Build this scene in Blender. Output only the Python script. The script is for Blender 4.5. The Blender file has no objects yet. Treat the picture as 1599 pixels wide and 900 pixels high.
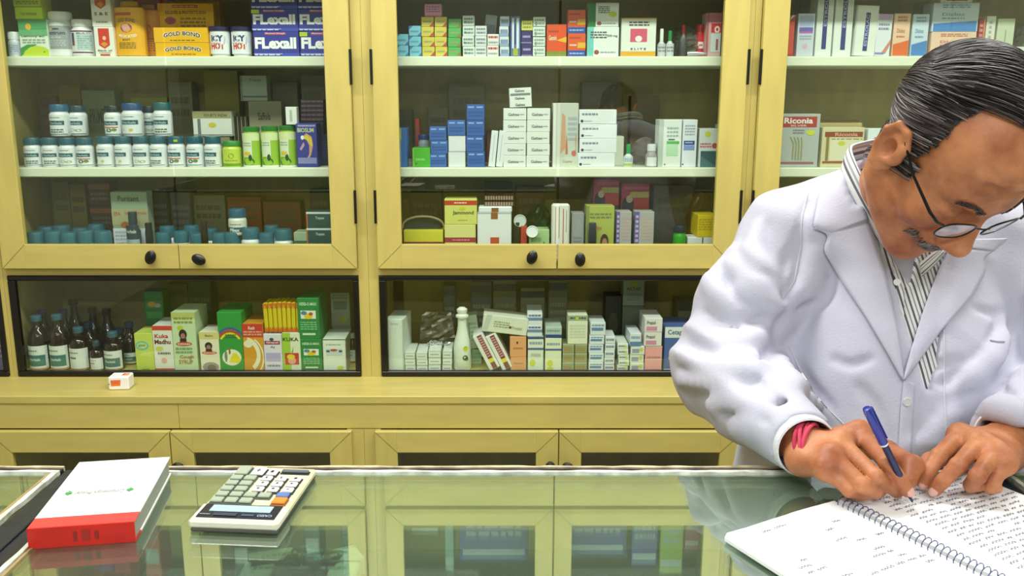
import bpy, bmesh, math, random
import numpy as np
from mathutils import Vector, Matrix
random.seed(7)
SC = bpy.context.scene
COL = SC.collection
PI = math.pi

# ------------------------------------------------------------------ camera
FPX, CX, CY, PITCH, EYE = 1400.0, 780.0, 450.0, math.radians(12), 1.5
cam_d = bpy.data.cameras.new('camera')
cam = bpy.data.objects.new('camera', cam_d); COL.objects.link(cam)
cam.location = (0, 0, EYE)
cam.rotation_euler = (PI/2 - PITCH, 0, 0)
cam_d.sensor_width = 36; cam_d.lens = FPX/1599*36
cam_d.shift_x = (799.5-CX)/1599
cam_d.clip_start = 0.02
SC.camera = cam

# ------------------------------------------------------------------ world, exposure, lamps
w = bpy.data.worlds.new('world'); SC.world = w; w.use_nodes = True
w.node_tree.nodes['Background'].inputs[0].default_value = (.8, .9, 1, 1)
w.node_tree.nodes['Background'].inputs[1].default_value = .3
SC.view_settings.view_transform = 'Standard'; SC.view_settings.look = 'None'
SC.view_settings.gamma = 1; SC.view_settings.use_curve_mapping = False
SC.view_settings.exposure = 0.0
LAMP = [  # ceiling lights: x, y, length, power, colour
    (-.9, 1.75, 1.6, 47, (1, .985, .93)), (1.0, 1.75, 1.6, 47, (1, .985, .93)),
    (-.9, -.2, 1.6, 15, (.95, .98, 1)), (1.0, -.2, 1.6, 12, (.95, .98, 1)),
    (0, -1.5, 1.6, 62, (.95, .98, 1))]
for i, (x, y, L, p, c) in enumerate(LAMP):
    d = bpy.data.lights.new('ceiling_lamp_light', 'AREA'); d.shape = 'RECTANGLE'
    d.size = L; d.size_y = .22; d.energy = p; d.color = c
    o = bpy.data.objects.new('ceiling_lamp_light', d); COL.objects.link(o); o.location = (x, y, 2.80)

# ------------------------------------------------------------------ helpers
def ray(px, py):
    a, b = (px-CX)/FPX, (CY-py)/FPX
    s, c = math.sin(PITCH), math.cos(PITCH)
    return Vector((a, c+s*b, -s+c*b))
def at(px, py, Y):
    d = ray(px, py); return Vector((0, 0, EYE)) + d*(Y/d.y)
def atz(px, py, z):
    d = ray(px, py); return Vector((0, 0, EYE)) + d*((z-EYE)/d.z)
def lin(c):
    c /= 255.0
    return c/12.92 if c <= .04045 else ((c+.055)/1.055)**2.4
def rgb(h):
    h = h.lstrip('#'); return tuple(lin(int(h[i:i+2], 16)) for i in (0, 2, 4))
MATS = {}
def mat(key, rough=.5, metal=0, var=0, scale=40, stretch=(1, 1, 1), bump=0, spec=.5):
    """plain procedural material from a hex colour with optional noise variation"""
    k = (key, rough, metal, var, scale, bump)
    if k in MATS: return MATS[k]
    m = bpy.data.materials.new('paint_'+key); m.use_nodes = True
    nt = m.node_tree; b = nt.nodes['Principled BSDF']
    c = rgb(key)
    b.inputs['Base Color'].default_value = (*c, 1); b.inputs['Roughness'].default_value = rough
    b.inputs['Metallic'].default_value = metal; b.inputs['Specular IOR Level'].default_value = spec
    if var or bump:
        tc = nt.nodes.new('ShaderNodeTexCoord'); mp = nt.nodes.new('ShaderNodeMapping')
        mp.inputs['Scale'].default_value = stretch
        nz = nt.nodes.new('ShaderNodeTexNoise'); nz.inputs['Scale'].default_value = scale; nz.inputs['Detail'].default_value = 5
        nt.links.new(tc.outputs['Object'], mp.inputs[0]); nt.links.new(mp.outputs[0], nz.inputs['Vector'])
        if var:
            r = nt.nodes.new('ShaderNodeValToRGB')
            r.color_ramp.elements[0].position = .3; r.color_ramp.elements[1].position = .7
            r.color_ramp.elements[0].color = (*[x*(1-var) for x in c], 1)
            r.color_ramp.elements[1].color = (*[min(1, x*(1+var)) for x in c], 1)
            nt.links.new(nz.outputs[0], r.inputs[0]); nt.links.new(r.outputs[0], b.inputs['Base Color'])
        if bump:
            bp = nt.nodes.new('ShaderNodeBump'); bp.inputs['Strength'].default_value = bump; bp.inputs['Distance'].default_value = .002
            nt.links.new(nz.outputs[0], bp.inputs['Height']); nt.links.new(bp.outputs[0], b.inputs['Normal'])
    MATS[k] = m; return m
def glass_mat(name, tint, fac, rough=0.0, dust=0, gcol=(.9, 1, .92)):
    m = bpy.data.materials.new(name); m.use_nodes = True; nt = m.node_tree; nt.nodes.clear()
    o = nt.nodes.new('ShaderNodeOutputMaterial'); mx = nt.nodes.new('ShaderNodeMixShader')
    t = nt.nodes.new('ShaderNodeBsdfTransparent'); g = nt.nodes.new('ShaderNodeBsdfGlossy')
    t.inputs[0].default_value = (*tint, 1); g.inputs[0].default_value = (*gcol, 1); g.inputs['Roughness'].default_value = rough
    mx.inputs[0].default_value = fac
    nt.links.new(t.outputs[0], mx.inputs[1]); nt.links.new(g.outputs[0], mx.inputs[2]); 
    if dust:      # thin film of dust and scratches on the pane
        d = nt.nodes.new('ShaderNodeBsdfDiffuse'); d.inputs[0].default_value = (.72, .84, .72, 1); m2 = nt.nodes.new('ShaderNodeMixShader'); m2.inputs[0].default_value = dust
        nt.links.new(mx.outputs[0], m2.inputs[1]); nt.links.new(d.outputs[0], m2.inputs[2]); mx = m2
    nt.links.new(mx.outputs[0], o.inputs[0])
    return m
LAM = mat('c0b264', .42, 0, .07, 30, (1, 1, .18), .12)         # cabinet laminate
LAMH = mat('c0b265', .42, 0, .07, 30, (.18, 1, 1), .12)
INNER = mat('9e9056', .6, 0, .12, 25, (1, 1, .3))                # dark olive ply inside
SHELF = mat('e9edd8', .35)
BLACK = mat('0c0b0a', .35)
GLASS = glass_mat('door_glass', (.93, .97, .94), .045)
CGLASS = glass_mat('counter_glass', (.84, .93, .84), .37, .015, .04, (.78, .9, .8))
UGLASS = glass_mat('cupboard_glass', (.8, .86, .84), .004)

class MB:
    def __init__(s): s.v = []; s.f = []; s.m = []; s.slots = []
    def slot(s, m):
        if isinstance(m, str): m = mat(m)
        if m not in s.slots: s.slots.append(m)
        return s.slots.index(m)
    def add(s, vs, fs, m):
        k = len(s.v); i = s.slot(m)
        s.v += [tuple(v) for v in vs]
        for f in fs: s.f.append([k+j for j in f]); s.m.append(i)
    def box(s, x0, x1, y0, y1, z0, z1, m):
        vs = [(x, y, z) for x in (x0, x1) for y in (y0, y1) for z in (z0, z1)]
        s.add(vs, [(0, 1, 3, 2), (4, 6, 7, 5), (0, 4, 5, 1), (2, 3, 7, 6), (0, 2, 6, 4), (1, 5, 7, 3)], m)
    def cbox(s, x0, x1, y0, y1, z0, z1, m, c=.002, M=None):
        """box with chamfered edges"""
        lo = (x0, y0, z0); hi = (x1, y1, z1); c = min(c, (x1-x0)*.3, (y1-y0)*.3, (z1-z0)*.3)
        idx = {}; vs = []
        for sx in (0, 1):
            for sy in (0, 1):
                for sz in (0, 1):
                    sg = (sx, sy, sz)
                    for a in range(3):
                        p = [(hi[i] if sg[i] else lo[i]) + (0 if i == a else (-c if sg[i] else c)) for i in range(3)]
                        idx[(sg, a)] = len(vs); vs.append(Vector(p) if M is None else M @ Vector(p))
        fs = []
        ctr = sum(vs, Vector())/len(vs)
        def put(q):
            P = [vs[i] for i in q]; n = (P[1]-P[0]).cross(P[2]-P[0]); g = sum(P, Vector())/len(P)
            fs.append(q if n.dot(g-ctr) > 0 else q[::-1])
        for a in range(3):
            b, d = [i for i in range(3) if i != a]
            for sa in (0, 1):
                q = []
                for sb, sd in ((0, 0), (1, 0), (1, 1), (0, 1)):
                    g = [0, 0, 0]; g[a] = sa; g[b] = sb; g[d] = sd; q.append(idx[(tuple(g), a)])
                put(q)
        for d in range(3):
            a, b = [i for i in range(3) if i != d]
            for sa in (0, 1):
                for sb in (0, 1):
                    g0 = [0, 0, 0]; g0[a] = sa; g0[b] = sb; g1 = list(g0); g1[d] = 1
                    put([idx[(tuple(g0), a)], idx[(tuple(g0), b)], idx[(tuple(g1), b)], idx[(tuple(g1), a)]])
        for sx in (0, 1):
            for sy in (0, 1):
                for sz in (0, 1):
                    put([idx[((sx, sy, sz), a)] for a in range(3)])
        s.add(vs, fs, m)
    def lathe(s, prof, n, m, cx=0, cy=0, sy=1, cap=True):
        vs = []; fs = []
        for r, z in prof:
            for k in range(n):
                t = 2*PI*k/n; vs.append((cx+r*math.cos(t), cy+r*sy*math.sin(t), z))
        for i in range(len(prof)-1):
            for k in range(n):
                a = i*n+k; b = i*n+(k+1) % n; fs.append((a, b, b+n, a+n))
        if cap:
            fs.append(tuple(range(n-1, -1, -1))); fs.append(tuple((len(prof)-1)*n+k for k in range(n)))
        s.add(vs, fs, m)
    def tube(s, pts, r, m, n=8, closed=False):
        pts = [Vector(p) for p in pts]; N = len(pts)
        rs = r if isinstance(r, (list, tuple)) else [r]*N
        vs = []; fs = []; up = None
        for i, p in enumerate(pts):
            d = (pts[(i+1) % N]-pts[i-1]) if closed else (pts[min(i+1, N-1)]-pts[max(i-1, 0)])
            d.normalize()
            if up is None: up = Vector((0, 0, 1)) if abs(d.z) < .9 else Vector((1, 0, 0))
            a = d.cross(up).normalized(); b = a.cross(d).normalized(); up = b
            for k in range(n):
                t = 2*PI*k/n; vs.append(p + (a*math.cos(t)+b*math.sin(t))*rs[i])
        for i in range(N if closed else N-1):
            for k in range(n):
                a0 = i*n+k; b0 = i*n+(k+1) % n; a1 = ((i+1) % N)*n+k; b1 = ((i+1) % N)*n+(k+1) % n
                fs.append((a0, b0, b1, a1))
        if not closed:
            fs.append(tuple(range(n-1, -1, -1))); fs.append(tuple((N-1)*n+k for k in range(n)))
        s.add(vs, fs, m)
    def build(s, name, parent=None, loc=None, rot=None, smooth=False, recalc=True):
        me = bpy.data.meshes.new(name); me.from_pydata(s.v, [], s.f)
        for m in s.slots: me.materials.append(m)
        me.polygons.foreach_set('material_index', s.m)
        if recalc:
            bm = bmesh.new(); bm.from_mesh(me); bmesh.ops.recalc_face_normals(bm, faces=bm.faces); bm.to_mesh(me); bm.free()
        if smooth:
            me.polygons.foreach_set('use_smooth', [True]*len(me.polygons))
            try: me.set_sharp_from_angle(angle=math.radians(40))
            except Exception: pass
        o = bpy.data.objects.new(name, me); COL.objects.link(o)
        if parent: o.parent = parent
        if loc is not None: o.location = loc
        if rot is not None: o.rotation_euler = rot
        return o
def tag(o, label=None, cat=None, group=None, kind=None):
    if label: o['label'] = label
    if cat: o['category'] = cat
    if group: o['group'] = group
    if kind: o['kind'] = kind
    return o
def empty(name, loc=(0, 0, 0), rot=None):
    o = bpy.data.objects.new(name, None); COL.objects.link(o); o.location = loc; o.empty_display_size = .05
    if rot is not None: o.rotation_euler = rot
    return o
# ---- printed art: text and shapes mapped on a (u,v) surface
TXT = {}
def text_geo(s, bold=0.0, res=2):
    k = (s, bold)
    if k in TXT: return TXT[k]
    c = bpy.data.curves.new('t', 'FONT'); c.body = s; c.resolution_u = res; c.offset = bold
    o = bpy.data.objects.new('t', c); COL.objects.link(o)
    dg = bpy.context.evaluated_depsgraph_get(); me = o.evaluated_get(dg).to_mesh()
    vs = [(v.co.x, v.co.y) for v in me.vertices]; fs = [tuple(p.vertices) for p in me.polygons]
    o.evaluated_get(dg).to_mesh_clear(); bpy.data.objects.remove(o); bpy.data.curves.remove(c)
    x0 = min(v[0] for v in vs); x1 = max(v[0] for v in vs); y0 = min(v[1] for v in vs); y1 = max(v[1] for v in vs)
    vs = [((x-x0)/(x1-x0), (y-y0)/(y1-y0)) for x, y in vs]
    TXT[k] = (vs, fs); return TXT[k]
def clip01(P):
    """clip a polygon to the face it is printed on"""
    for ax, lim, sg in ((0, 0, 1), (0, 1, -1), (1, 0, 1), (1, 1, -1)):
        out = []
        for i in range(len(P)):
            a, b = P[i-1], P[i]; da, db = (a[ax]-lim)*sg, (b[ax]-lim)*sg
            if (da < 0) != (db < 0): t = da/(da-db); out.append((a[0]+(b[0]-a[0])*t, a[1]+(b[1]-a[1])*t))
            if db >= 0: out.append(b)
        P = out
        if len(P) < 3: return []
    return P
def art(mb, S, items, base=.0003, step=.00012, clip=True):
    """S(u,v,off) -> point. items in layer order"""
    for k, it in enumerate(items):
        off = base + step*k; t = it[0]
        if t == 'r':
            _, u0, v0, u1, v1, c = it[:6]; n = 8
            vs = []; fs = []
            for i in range(n+1):
                u = u0+(u1-u0)*i/n; vs += [S(u, v0, off), S(u, v1, off)]
            for i in range(n): fs.append((2*i, 2*i+2, 2*i+3, 2*i+1))
            mb.add(vs, fs, c)
        elif t == 't':
            _, s, u0, v0, u1, v1, c = it[:7]; arc = it[7] if len(it) > 7 else 0; bold = it[8] if len(it) > 8 else .02
            vs, fs = text_geo(s, bold)
            mb.add([S(u0+(u1-u0)*x, v0+(v1-v0)*y+arc*(1-(2*x-1)**2), off) for x, y in vs], fs, c)
        elif t == 'tv':     # vertical text reading upwards
            _, s, u0, v0, u1, v1, c = it[:7]
            vs, fs = text_geo(s, .02)
            mb.add([S(u1-(u1-u0)*y, v0+(v1-v0)*x, off) for x, y in vs], fs, c)
        elif t == 'c':
            _, u, v, ru, rv, c = it[:6]; n = 16
            P = [(u+ru*math.cos(2*PI*i/n), v+rv*math.sin(2*PI*i/n)) for i in range(n)]
            if clip: P = clip01(P)
            if P: mb.add([S(a, b, off) for a, b in P], [tuple(range(len(P)))], c)
        elif t == 'p':
            _, pts, c = it[:3]
            if clip: pts = clip01(pts)
            if pts: mb.add([S(u, v, off) for u, v in pts], [tuple(range(len(pts)))], c)
        elif t == 'l':      # small print too fine to read: broken dashes
            _, u0, v0, u1, v1, n, c = it[:7]; rr = random.Random(int((u0*31+v0*17+n)*1000))
            vs = []; fs = []
            for i in range(n):
                vv = v1-(v1-v0)*(i+.5)/n; h = (v1-v0)/n*.28; u = u0
                while u < u1-.01:
                    L = (u1-u0)*rr.uniform(.08, .25); e = min(u+L, u1); k0 = len(vs)
                    vs += [S(u, vv-h, off), S(e, vv-h, off), S(e, vv+h, off), S(u, vv+h, off)]; fs.append((k0, k0+1, k0+2, k0+3))
                    u = e+(u1-u0)*.04
            mb.add(vs, fs, c)

# ------------------------------------------------------------------ room
D = 2.8                                                           # front plane of the cabinet doors
XL, XR, YF, YB, ZC = -2.85, 2.3, -2.6, 3.17, 2.9
def struct(name, args, m):
    b = MB(); b.box(*args, m); o = b.build(name); o['kind'] = 'structure'; return o
WALLM = mat('cfc9b4', .8, 0, .04, 6)
struct('floor', (XL-.1, XR+.1, YF-.1, YB+.1, -.1, 0), mat('8d877a', .4, 0, .1, 8))
struct('ceiling', (XL-.1, XR+.1, YF-.1, YB+.1, ZC, ZC+.1), mat('e8e6dc', .8))
struct('wall_back', (XL-.1, XR+.1, YB, YB+.1, 0, ZC), WALLM)
struct('wall_front', (XL-.1, XR+.1, YF-.1, YF, 0, ZC), mat('8f8c80', .8))
struct('wall_left', (XL-.1, XL, YF, YB, 0, ZC), WALLM)
struct('wall_right', (XR, XR+.1, YF, YB, 0, ZC), WALLM)
for i, (x, y, L, p, c) in enumerate(LAMP):
    t = empty('ceiling_light', (x, y, ZC)); where = ['left over the shop assistant aisle', 'right over the shop assistant aisle', 'left above the counter', 'right above the counter', 'behind the customers'][i]
    tag(t, 'white fluorescent ceiling light hanging ' + where, 'ceiling light', 'fluorescent ceiling lights')
    b = MB(); b.cbox(-L/2, L/2, -.12, .12, -.05, 0, mat('e8e8e4', .4)); b.build('housing', t)
    b = MB()
    for s in (-1, 1): b.tube([(-L/2+.05, s*.05, -.065), (L/2-.05, s*.05, -.065)], .013, mat('f7f7f2', .3), 10)
    b.build('tube', t, smooth=True)

# ------------------------------------------------------------------ cabinets
BAYS = [(-2.715, -1.595), (-1.568, -.449), (-.385, .748), (.787, 1.92)]
Z_BASE, Z_WIN1, Z_DOOR0, Z_RAIL, Z_TOP0, Z_TOP1 = .61, .946, .9715, 1.0537, 1.835, 1.915
S1, S2, ST = 1.624, 1.284, .03                                     # shelf tops
FLOOR_UP, FLOOR_LO = .985, .621
YIN, YBK = 2.84, 3.14
BAYNAME = ['at the far left edge', 'in the left bay', 'in the middle bay', 'in the right bay behind the man']
def knob(parent, x, y, z, tilt=0):
    b = MB(); b.lathe([(.006, 0), (.006, .012), (.013, .014), (.0165, .02), (.0165, .026), (.012, .031), (.004, .033)], 20, BLACK, sy=1)
    o = b.build('knob', parent, smooth=True); o.location = (x, y, z); o.rotation_euler = (PI/2, tilt, 0); o.scale = (1, 1.35, 1)
    return o
def mitre(b, x, z, dx, dz, y):      # thin dark mitre joint line
    n = Vector((-dz, 0, dx)).normalized()*.0006
    p = Vector((x, y, z)); q = Vector((x+dx, y, z+dz))
    b.add([p-n, q-n, q+n, p+n], [(0, 1, 2, 3)], mat('6f5d28', .7))
def frame_door(parent, x0, x1, z0, z1, y, fw, sides='LRTB', kn=None, hinge=None, T=.022, hz=None, GM=None, ft=None):
    ft = ft or fw
    d = MB()
    if 'L' in sides: d.cbox(x0, x0+fw, y, y+T, z0, z1, LAM, .0015)
    if 'R' in sides: d.cbox(x1-fw, x1, y, y+T, z0, z1, LAM, .0015)
    a = x0+(fw-.002 if 'L' in sides else 0); c = x1-(fw-.002 if 'R' in sides else 0)
    if 'B' in sides: d.cbox(a, c, y-.0002, y+T, z0, z0+fw, LAMH, .0015)
    if 'T' in sides: d.cbox(a, c, y-.0002, y+T, z1-ft, z1, LAMH, .0015)
    yy = y-.0006
    if 'L' in sides:
        if 'B' in sides: mitre(d, x0+.002, z0+.002, fw-.002, fw-.002, yy)
        if 'T' in sides: mitre(d, x0+.002, z1-.002, fw-.002, -fw+.002, yy)
    if 'R' in sides:
        if 'B' in sides: mitre(d, x1-.002, z0+.002, -fw+.002, fw-.002, yy)
        if 'T' in sides: mitre(d, x1-.002, z1-.002, -fw+.002, -fw+.002, yy)
    o = d.build('door', parent)
    g = MB(); gx0 = x0+(fw-.006 if 'L' in sides else .002); gx1 = x1-(fw-.006 if 'R' in sides else .002)
    g.box(gx0, gx1, y+.012, y+.016, z0+fw-.006, z1-(ft-.006 if 'T' in sides else 0), GM or GLASS)
    g.build('glass_pane', o)
    if kn: knob(o, kn[0], y-.0005, kn[1], kn[2] if len(kn) > 2 else 0)
    if hinge:
        for z in hz:
            h = MB(); h.cbox(hinge-.004, hinge+.004, y-.004, y+.004, z-.052, z+.052, BLACK, .001); h.build('hinge', o)
    return o
for bi, (x0, x1) in enumerate(BAYS):
    t = empty('display_cabinet', (x0, D, Z_BASE)); off = Vector((x0, D, Z_BASE))
    # build in world coordinates, then parent keeping place through an inverse offset
    def put(o): o.location = o.location - off; return o
    tag(t, 'tall yellow medicine cabinet with glass doors ' + BAYNAME[bi], 'cabinet', 'glass fronted display cabinets along the wall')
    pw0 = {0: .03, 1: .0135, 2: .032, 3: .0195}[bi]; pw1 = {0: .0135, 1: .032, 2: .0195, 3: .03}[bi]
    c = MB()
    e = .0004
    c.box(x0-pw0+e, x0, D+.001, YBK, Z_BASE, 2.5, LAM); c.box(x1, x1+pw1-e, D+.001, YBK, Z_BASE, 2.5, LAM)
    c.box(x0, x1, YBK-.01, YBK, Z_BASE, 2.5, INNER)
    c.box(x0, x0+.004, D+.03, YBK-.01, Z_BASE+.02, 1.9, INNER); c.box(x1-.004, x1, D+.03, YBK-.01, Z_BASE+.02, 1.9, INNER)
    c.box(x0, x1, D+.002, YBK-.01, Z_BASE, FLOOR_LO, LAMH)
    c.box(x0, x1, D+.0015, D+.03, Z_WIN1, Z_DOOR0-.002, LAMH)                # rail between the doors and the lower window
    c.box(x0, x1, D+.03, YBK-.01, Z_WIN1, FLOOR_UP, INNER)
    c.box(x0, x1, D+.0015, YBK-.01, Z_TOP1+.004, Z_TOP1+.03, LAMH)
    c.box(x0, x1, D+.0015, YBK-.01, 2.47, 2.5, LAMH)
    put(c.build('carcass', t))
    for z in (S1, S2):
        s = MB(); s.cbox(x0+.0045, x1-.0045, YIN, YBK-.011, z-ST, z, SHELF, .003); put(s.build('shelf', t))
    xm = (x0+x1)/2 + (0.0 if bi != 1 else .0)
    hz = [at(545, 105, D).z, at(553, 322, D).z]
    gp = .002 if bi == 2 else .001
    put(frame_door(t, x0+.001, xm-gp, Z_DOOR0, Z_TOP1, D-.022, .077, 'LBT', (xm-.08, 1.012, .35), x0-.001, hz=hz, ft=.118))
    put(frame_door(t, xm+gp, x1-.001, Z_DOOR0, Z_TOP1, D-.022, .077, 'RBT', (xm+.07, 1.005, -1.1 if bi == 1 else 0), x1+.001, hz=hz, ft=.118))
    # lower fixed window with black frame
    f = MB(); a, b_, wz = x0+.0005, x1-.0005, .02
    for q in ((a, b_, Z_WIN1-.017, Z_WIN1-.0005), (a, b_, Z_BASE+.001, Z_BASE+.019)): f.cbox(q[0], q[1], D-.006, D+.014, q[2], q[3], BLACK, .003)
    f.cbox(a, a+.024, D-.006, D+.014, Z_BASE+.018, Z_WIN1-.016, BLACK, .003); f.cbox(b_-.018, b_, D-.006, D+.014, Z_BASE+.018, Z_WIN1-.016, BLACK, .003)
    wf = put(f.build('window_frame', t))
    g = MB(); g.box(a+.02, b_-.015, D+.002, D+.005, Z_BASE+.016, Z_WIN1-.014, GLASS); g.build('glass_pane', wf)
    # upper cupboard doors, above the frame of the photograph but mirrored in the counter
    w_ = (x1-x0)/2
    for k in range(2):
        put(frame_door(t, x0+.002+k*w_, x0-.002+(k+1)*w_, Z_TOP1+.012, 2.48, D-.022, .06, 'LRTB', (x0+w_+(-.03 if k == 0 else .03), 2.3), GM=UGLASS))
    # back of the upper cupboards: packs seen only as coloured blurs in the counter reflection
# ledge
lg = empty('ledge', (0, 2.61, .5)); tag(lg, 'long yellow laminate ledge running below the display cabinets', 'ledge')
zl, zf = Z_BASE, .505
yl = atz(400, 619, Z_BASE).y
b = MB(); b.cbox(-2.80, 1.98, yl, YBK, zl-.025, zl-.0005, LAMH, .002); o = b.build('ledge_top', lg); o.location = (0, -2.61, -.5)
xs = at(278, 645, yl).x
b = MB(); b.cbox(-2.80, xs-.0005, yl+.003, yl+.02, zf, zl-.0255, LAMH, .001); b.cbox(xs+.0005, 1.98, yl+.003, yl+.02, zf, zl-.0255, LAMH, .001)
o = b.build('fascia', lg); o.location = (0, -2.61, -.5)
# base cabinets
for bi, (x0, x1) in enumerate(BAYS):
    t = empty('base_cabinet', (x0, yl, 0)); off = Vector((x0, yl, 0))
    tag(t, 'low yellow framed base cabinet below the ledge ' + BAYNAME[bi], 'cabinet', 'base cabinets below the ledge')
    pw0 = {0: .03, 1: .0135, 2: .032, 3: .0195}[bi]; pw1 = {0: .0135, 1: .032, 2: .0195, 3: .03}[bi]
    c = MB()
    c.box(x0-pw0+.0004, x0+.02, yl+.004, YBK, 0, zf-.002, LAM); c.box(x1-.02, x1+pw1-.0004, yl+.004, YBK, 0, zf-.002, LAM)
    c.box(x0+.02, x1-.02, YBK-.02, YBK, 0, zf-.002, INNER); c.box(x0+.02, x1-.02, yl+.02, YBK-.02, 0.05, .07, INNER)
    o = c.build('carcass', t); o.location -= off
    m_ = (x0+x1)/2
    for k, (a, q) in enumerate(((x0+.004, m_-.0015), (m_+.0015, x1-.004))):
        o = frame_door(t, a, q, .06, zf-.004, yl-.016, .068, 'LRTB', ((q-.025) if k == 0 else (a+.028), at(850, 724, yl).z, 0 if k == 0 else -.9), T=.02); o.location -= off

# ------------------------------------------------------------------ glass counter
ZT = 1.04; YE = 1.066
WORN = mat('c9c5b4', .5, .0, .35, 60, (.3, 1, 1), .4)
RUST = mat('8a6a3a', .7, 0, .5, 90)
DARKF = mat('1c2024', .35, 0, .4, 40)
def counter(xa, xb, label, y0=-.05):
    t = empty('glass_counter', ((xa+xb)/2, .5, 0)); off = Vector(((xa+xb)/2, .5, 0))
    tag(t, label, 'counter', 'glass display counters')
    def P(b, n, par=t, sm=False): o = b.build(n, par, smooth=sm); o.location -= off if par is t else Vector(); return o
    b = MB(); b.cbox(xa+.004, xb-.004, y0, YE-.022, ZT-.008, ZT, CGLASS, .001); P(b, 'glass_top')
    b = MB()     # worn white edging: irregular strips along the back and sides
    n = 60
    def strip(p, q, w, z, m, amp=.0016, seed=1):
        r = random.Random(seed); p = Vector(p); q = Vector(q); d = (q-p).normalized(); s = Vector((-d.y, d.x, 0)); vs = []; fs = []
        L = (q-p).length; n = max(8, int(L/.02))
        for i in range(n+1):
            c_ = p.lerp(q, i/n); j0 = r.uniform(-amp, amp); j1 = r.uniform(-amp, amp)
            for a_, h in ((-w/2+j0, z-.006), (-w/2+j0, z), (w/2+j1, z), (w/2+j1, z-.006)):
                vs.append(c_+s*a_+Vector((0, 0, h)))
        for i in range(n):
            for k in range(4):
                a0 = i*4+k; b0 = i*4+(k+1) % 4; fs.append((a0, b0, b0+4, a0+4))
        fs += [(3, 2, 1, 0), (n*4, n*4+1, n*4+2, n*4+3)]
        b.add(vs, fs, m)
    strip((xa, YE-.003, 0), (xb, YE-.003, 0), .005, ZT+.003, mat('b7a88a', .6, 0, .4, 50), .0014, 3)
    strip((xa, YE-.0095, 0), (xb, YE-.0095, 0), .0095, ZT+.001, DARKF, .0005, 4)
    strip((xa, YE-.0172, 0), (xb, YE-.0172, 0), .0055, ZT+.003, mat('d6d8ca', .5, 0, .4, 45, (1, 1, 1), .3), .0018, 5)
    strip((xa+.004, y0, 0), (xa+.004, YE-.02, 0), .006, ZT+.003, mat('c8cabc', .5, 0, .4, 60), .0012, 6)
    strip((xb-.004, y0, 0), (xb-.004, YE-.02, 0), .006, ZT+.003, mat('c8cabc', .5, 0, .4, 60), .0012, 7)
    strip((xa+.010, y0, 0), (xa+.010, YE-.02, 0), .003, ZT+.002, mat('9a8350', .6), .0008, 8)
    strip((xb-.010, y0, 0), (xb-.010, YE-.02, 0), .003, ZT+.002, mat('9a8350', .6), .0008, 9)
    P(b, 'edge_trim')
    b = MB()
    b.box(xa, xb, YE-.015, YE, .06, ZT-.009, LAM); b.box(xa, xa+.018, y0, YE-.015, .06, ZT-.009, LAM); b.box(xb-.018, xb, y0, YE-.015, .06, ZT-.009, LAM)
    b.box(xa+.018, xb-.018, y0, YE-.015, .06, .62, mat('55502e', .7, 0, .2, 12))
    b.box(xa, xb, y0-.012, y0-.001, .06, ZT-.009, mat('4a4a34', .4))
    P(b, 'case')
    b = MB(); b.box(xa+.019, xb-.019, .45, YE-.016, .93, .936, glass_mat('shelf_glass', (.8, .9, .8), .1)); P(b, 'glass_shelf')
    b = MB(); b.box(xa+.01, xb-.01, y0+.01, YE-.02, 0, .058, BLACK); P(b, 'plinth')
counter(-.497, .585, 'long glass topped display counter with worn white edging under the notebook')
counter(-1.75, -.551, 'glass topped display counter at the left edge beside the white book')
counter(.628, 1.75, 'glass topped display counter at the right edge beside the left hand')
for xa, xb, nm in ((-.5505, -.4975, 'left of the white and red book'), (.5855, .6275, 'right of the open notebook')):
    b = MB(); b.cbox(xa, xb, -.05, YE-.001, ZT-.03, ZT-.002, DARKF, .002)
    b.cbox(xa+.02, xa+.032, -.05, YE-.002, ZT-.002, ZT+.0005, mat('3a4048', .3, .6), .001)
    b.box(xa+.01, xb-.01, 0, YE-.01, 0, ZT-.03, DARKF)
    o = b.build('joint_strip'); tag(o, 'black channel strip between two counters ' + nm, 'strip', 'counter joints')
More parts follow.
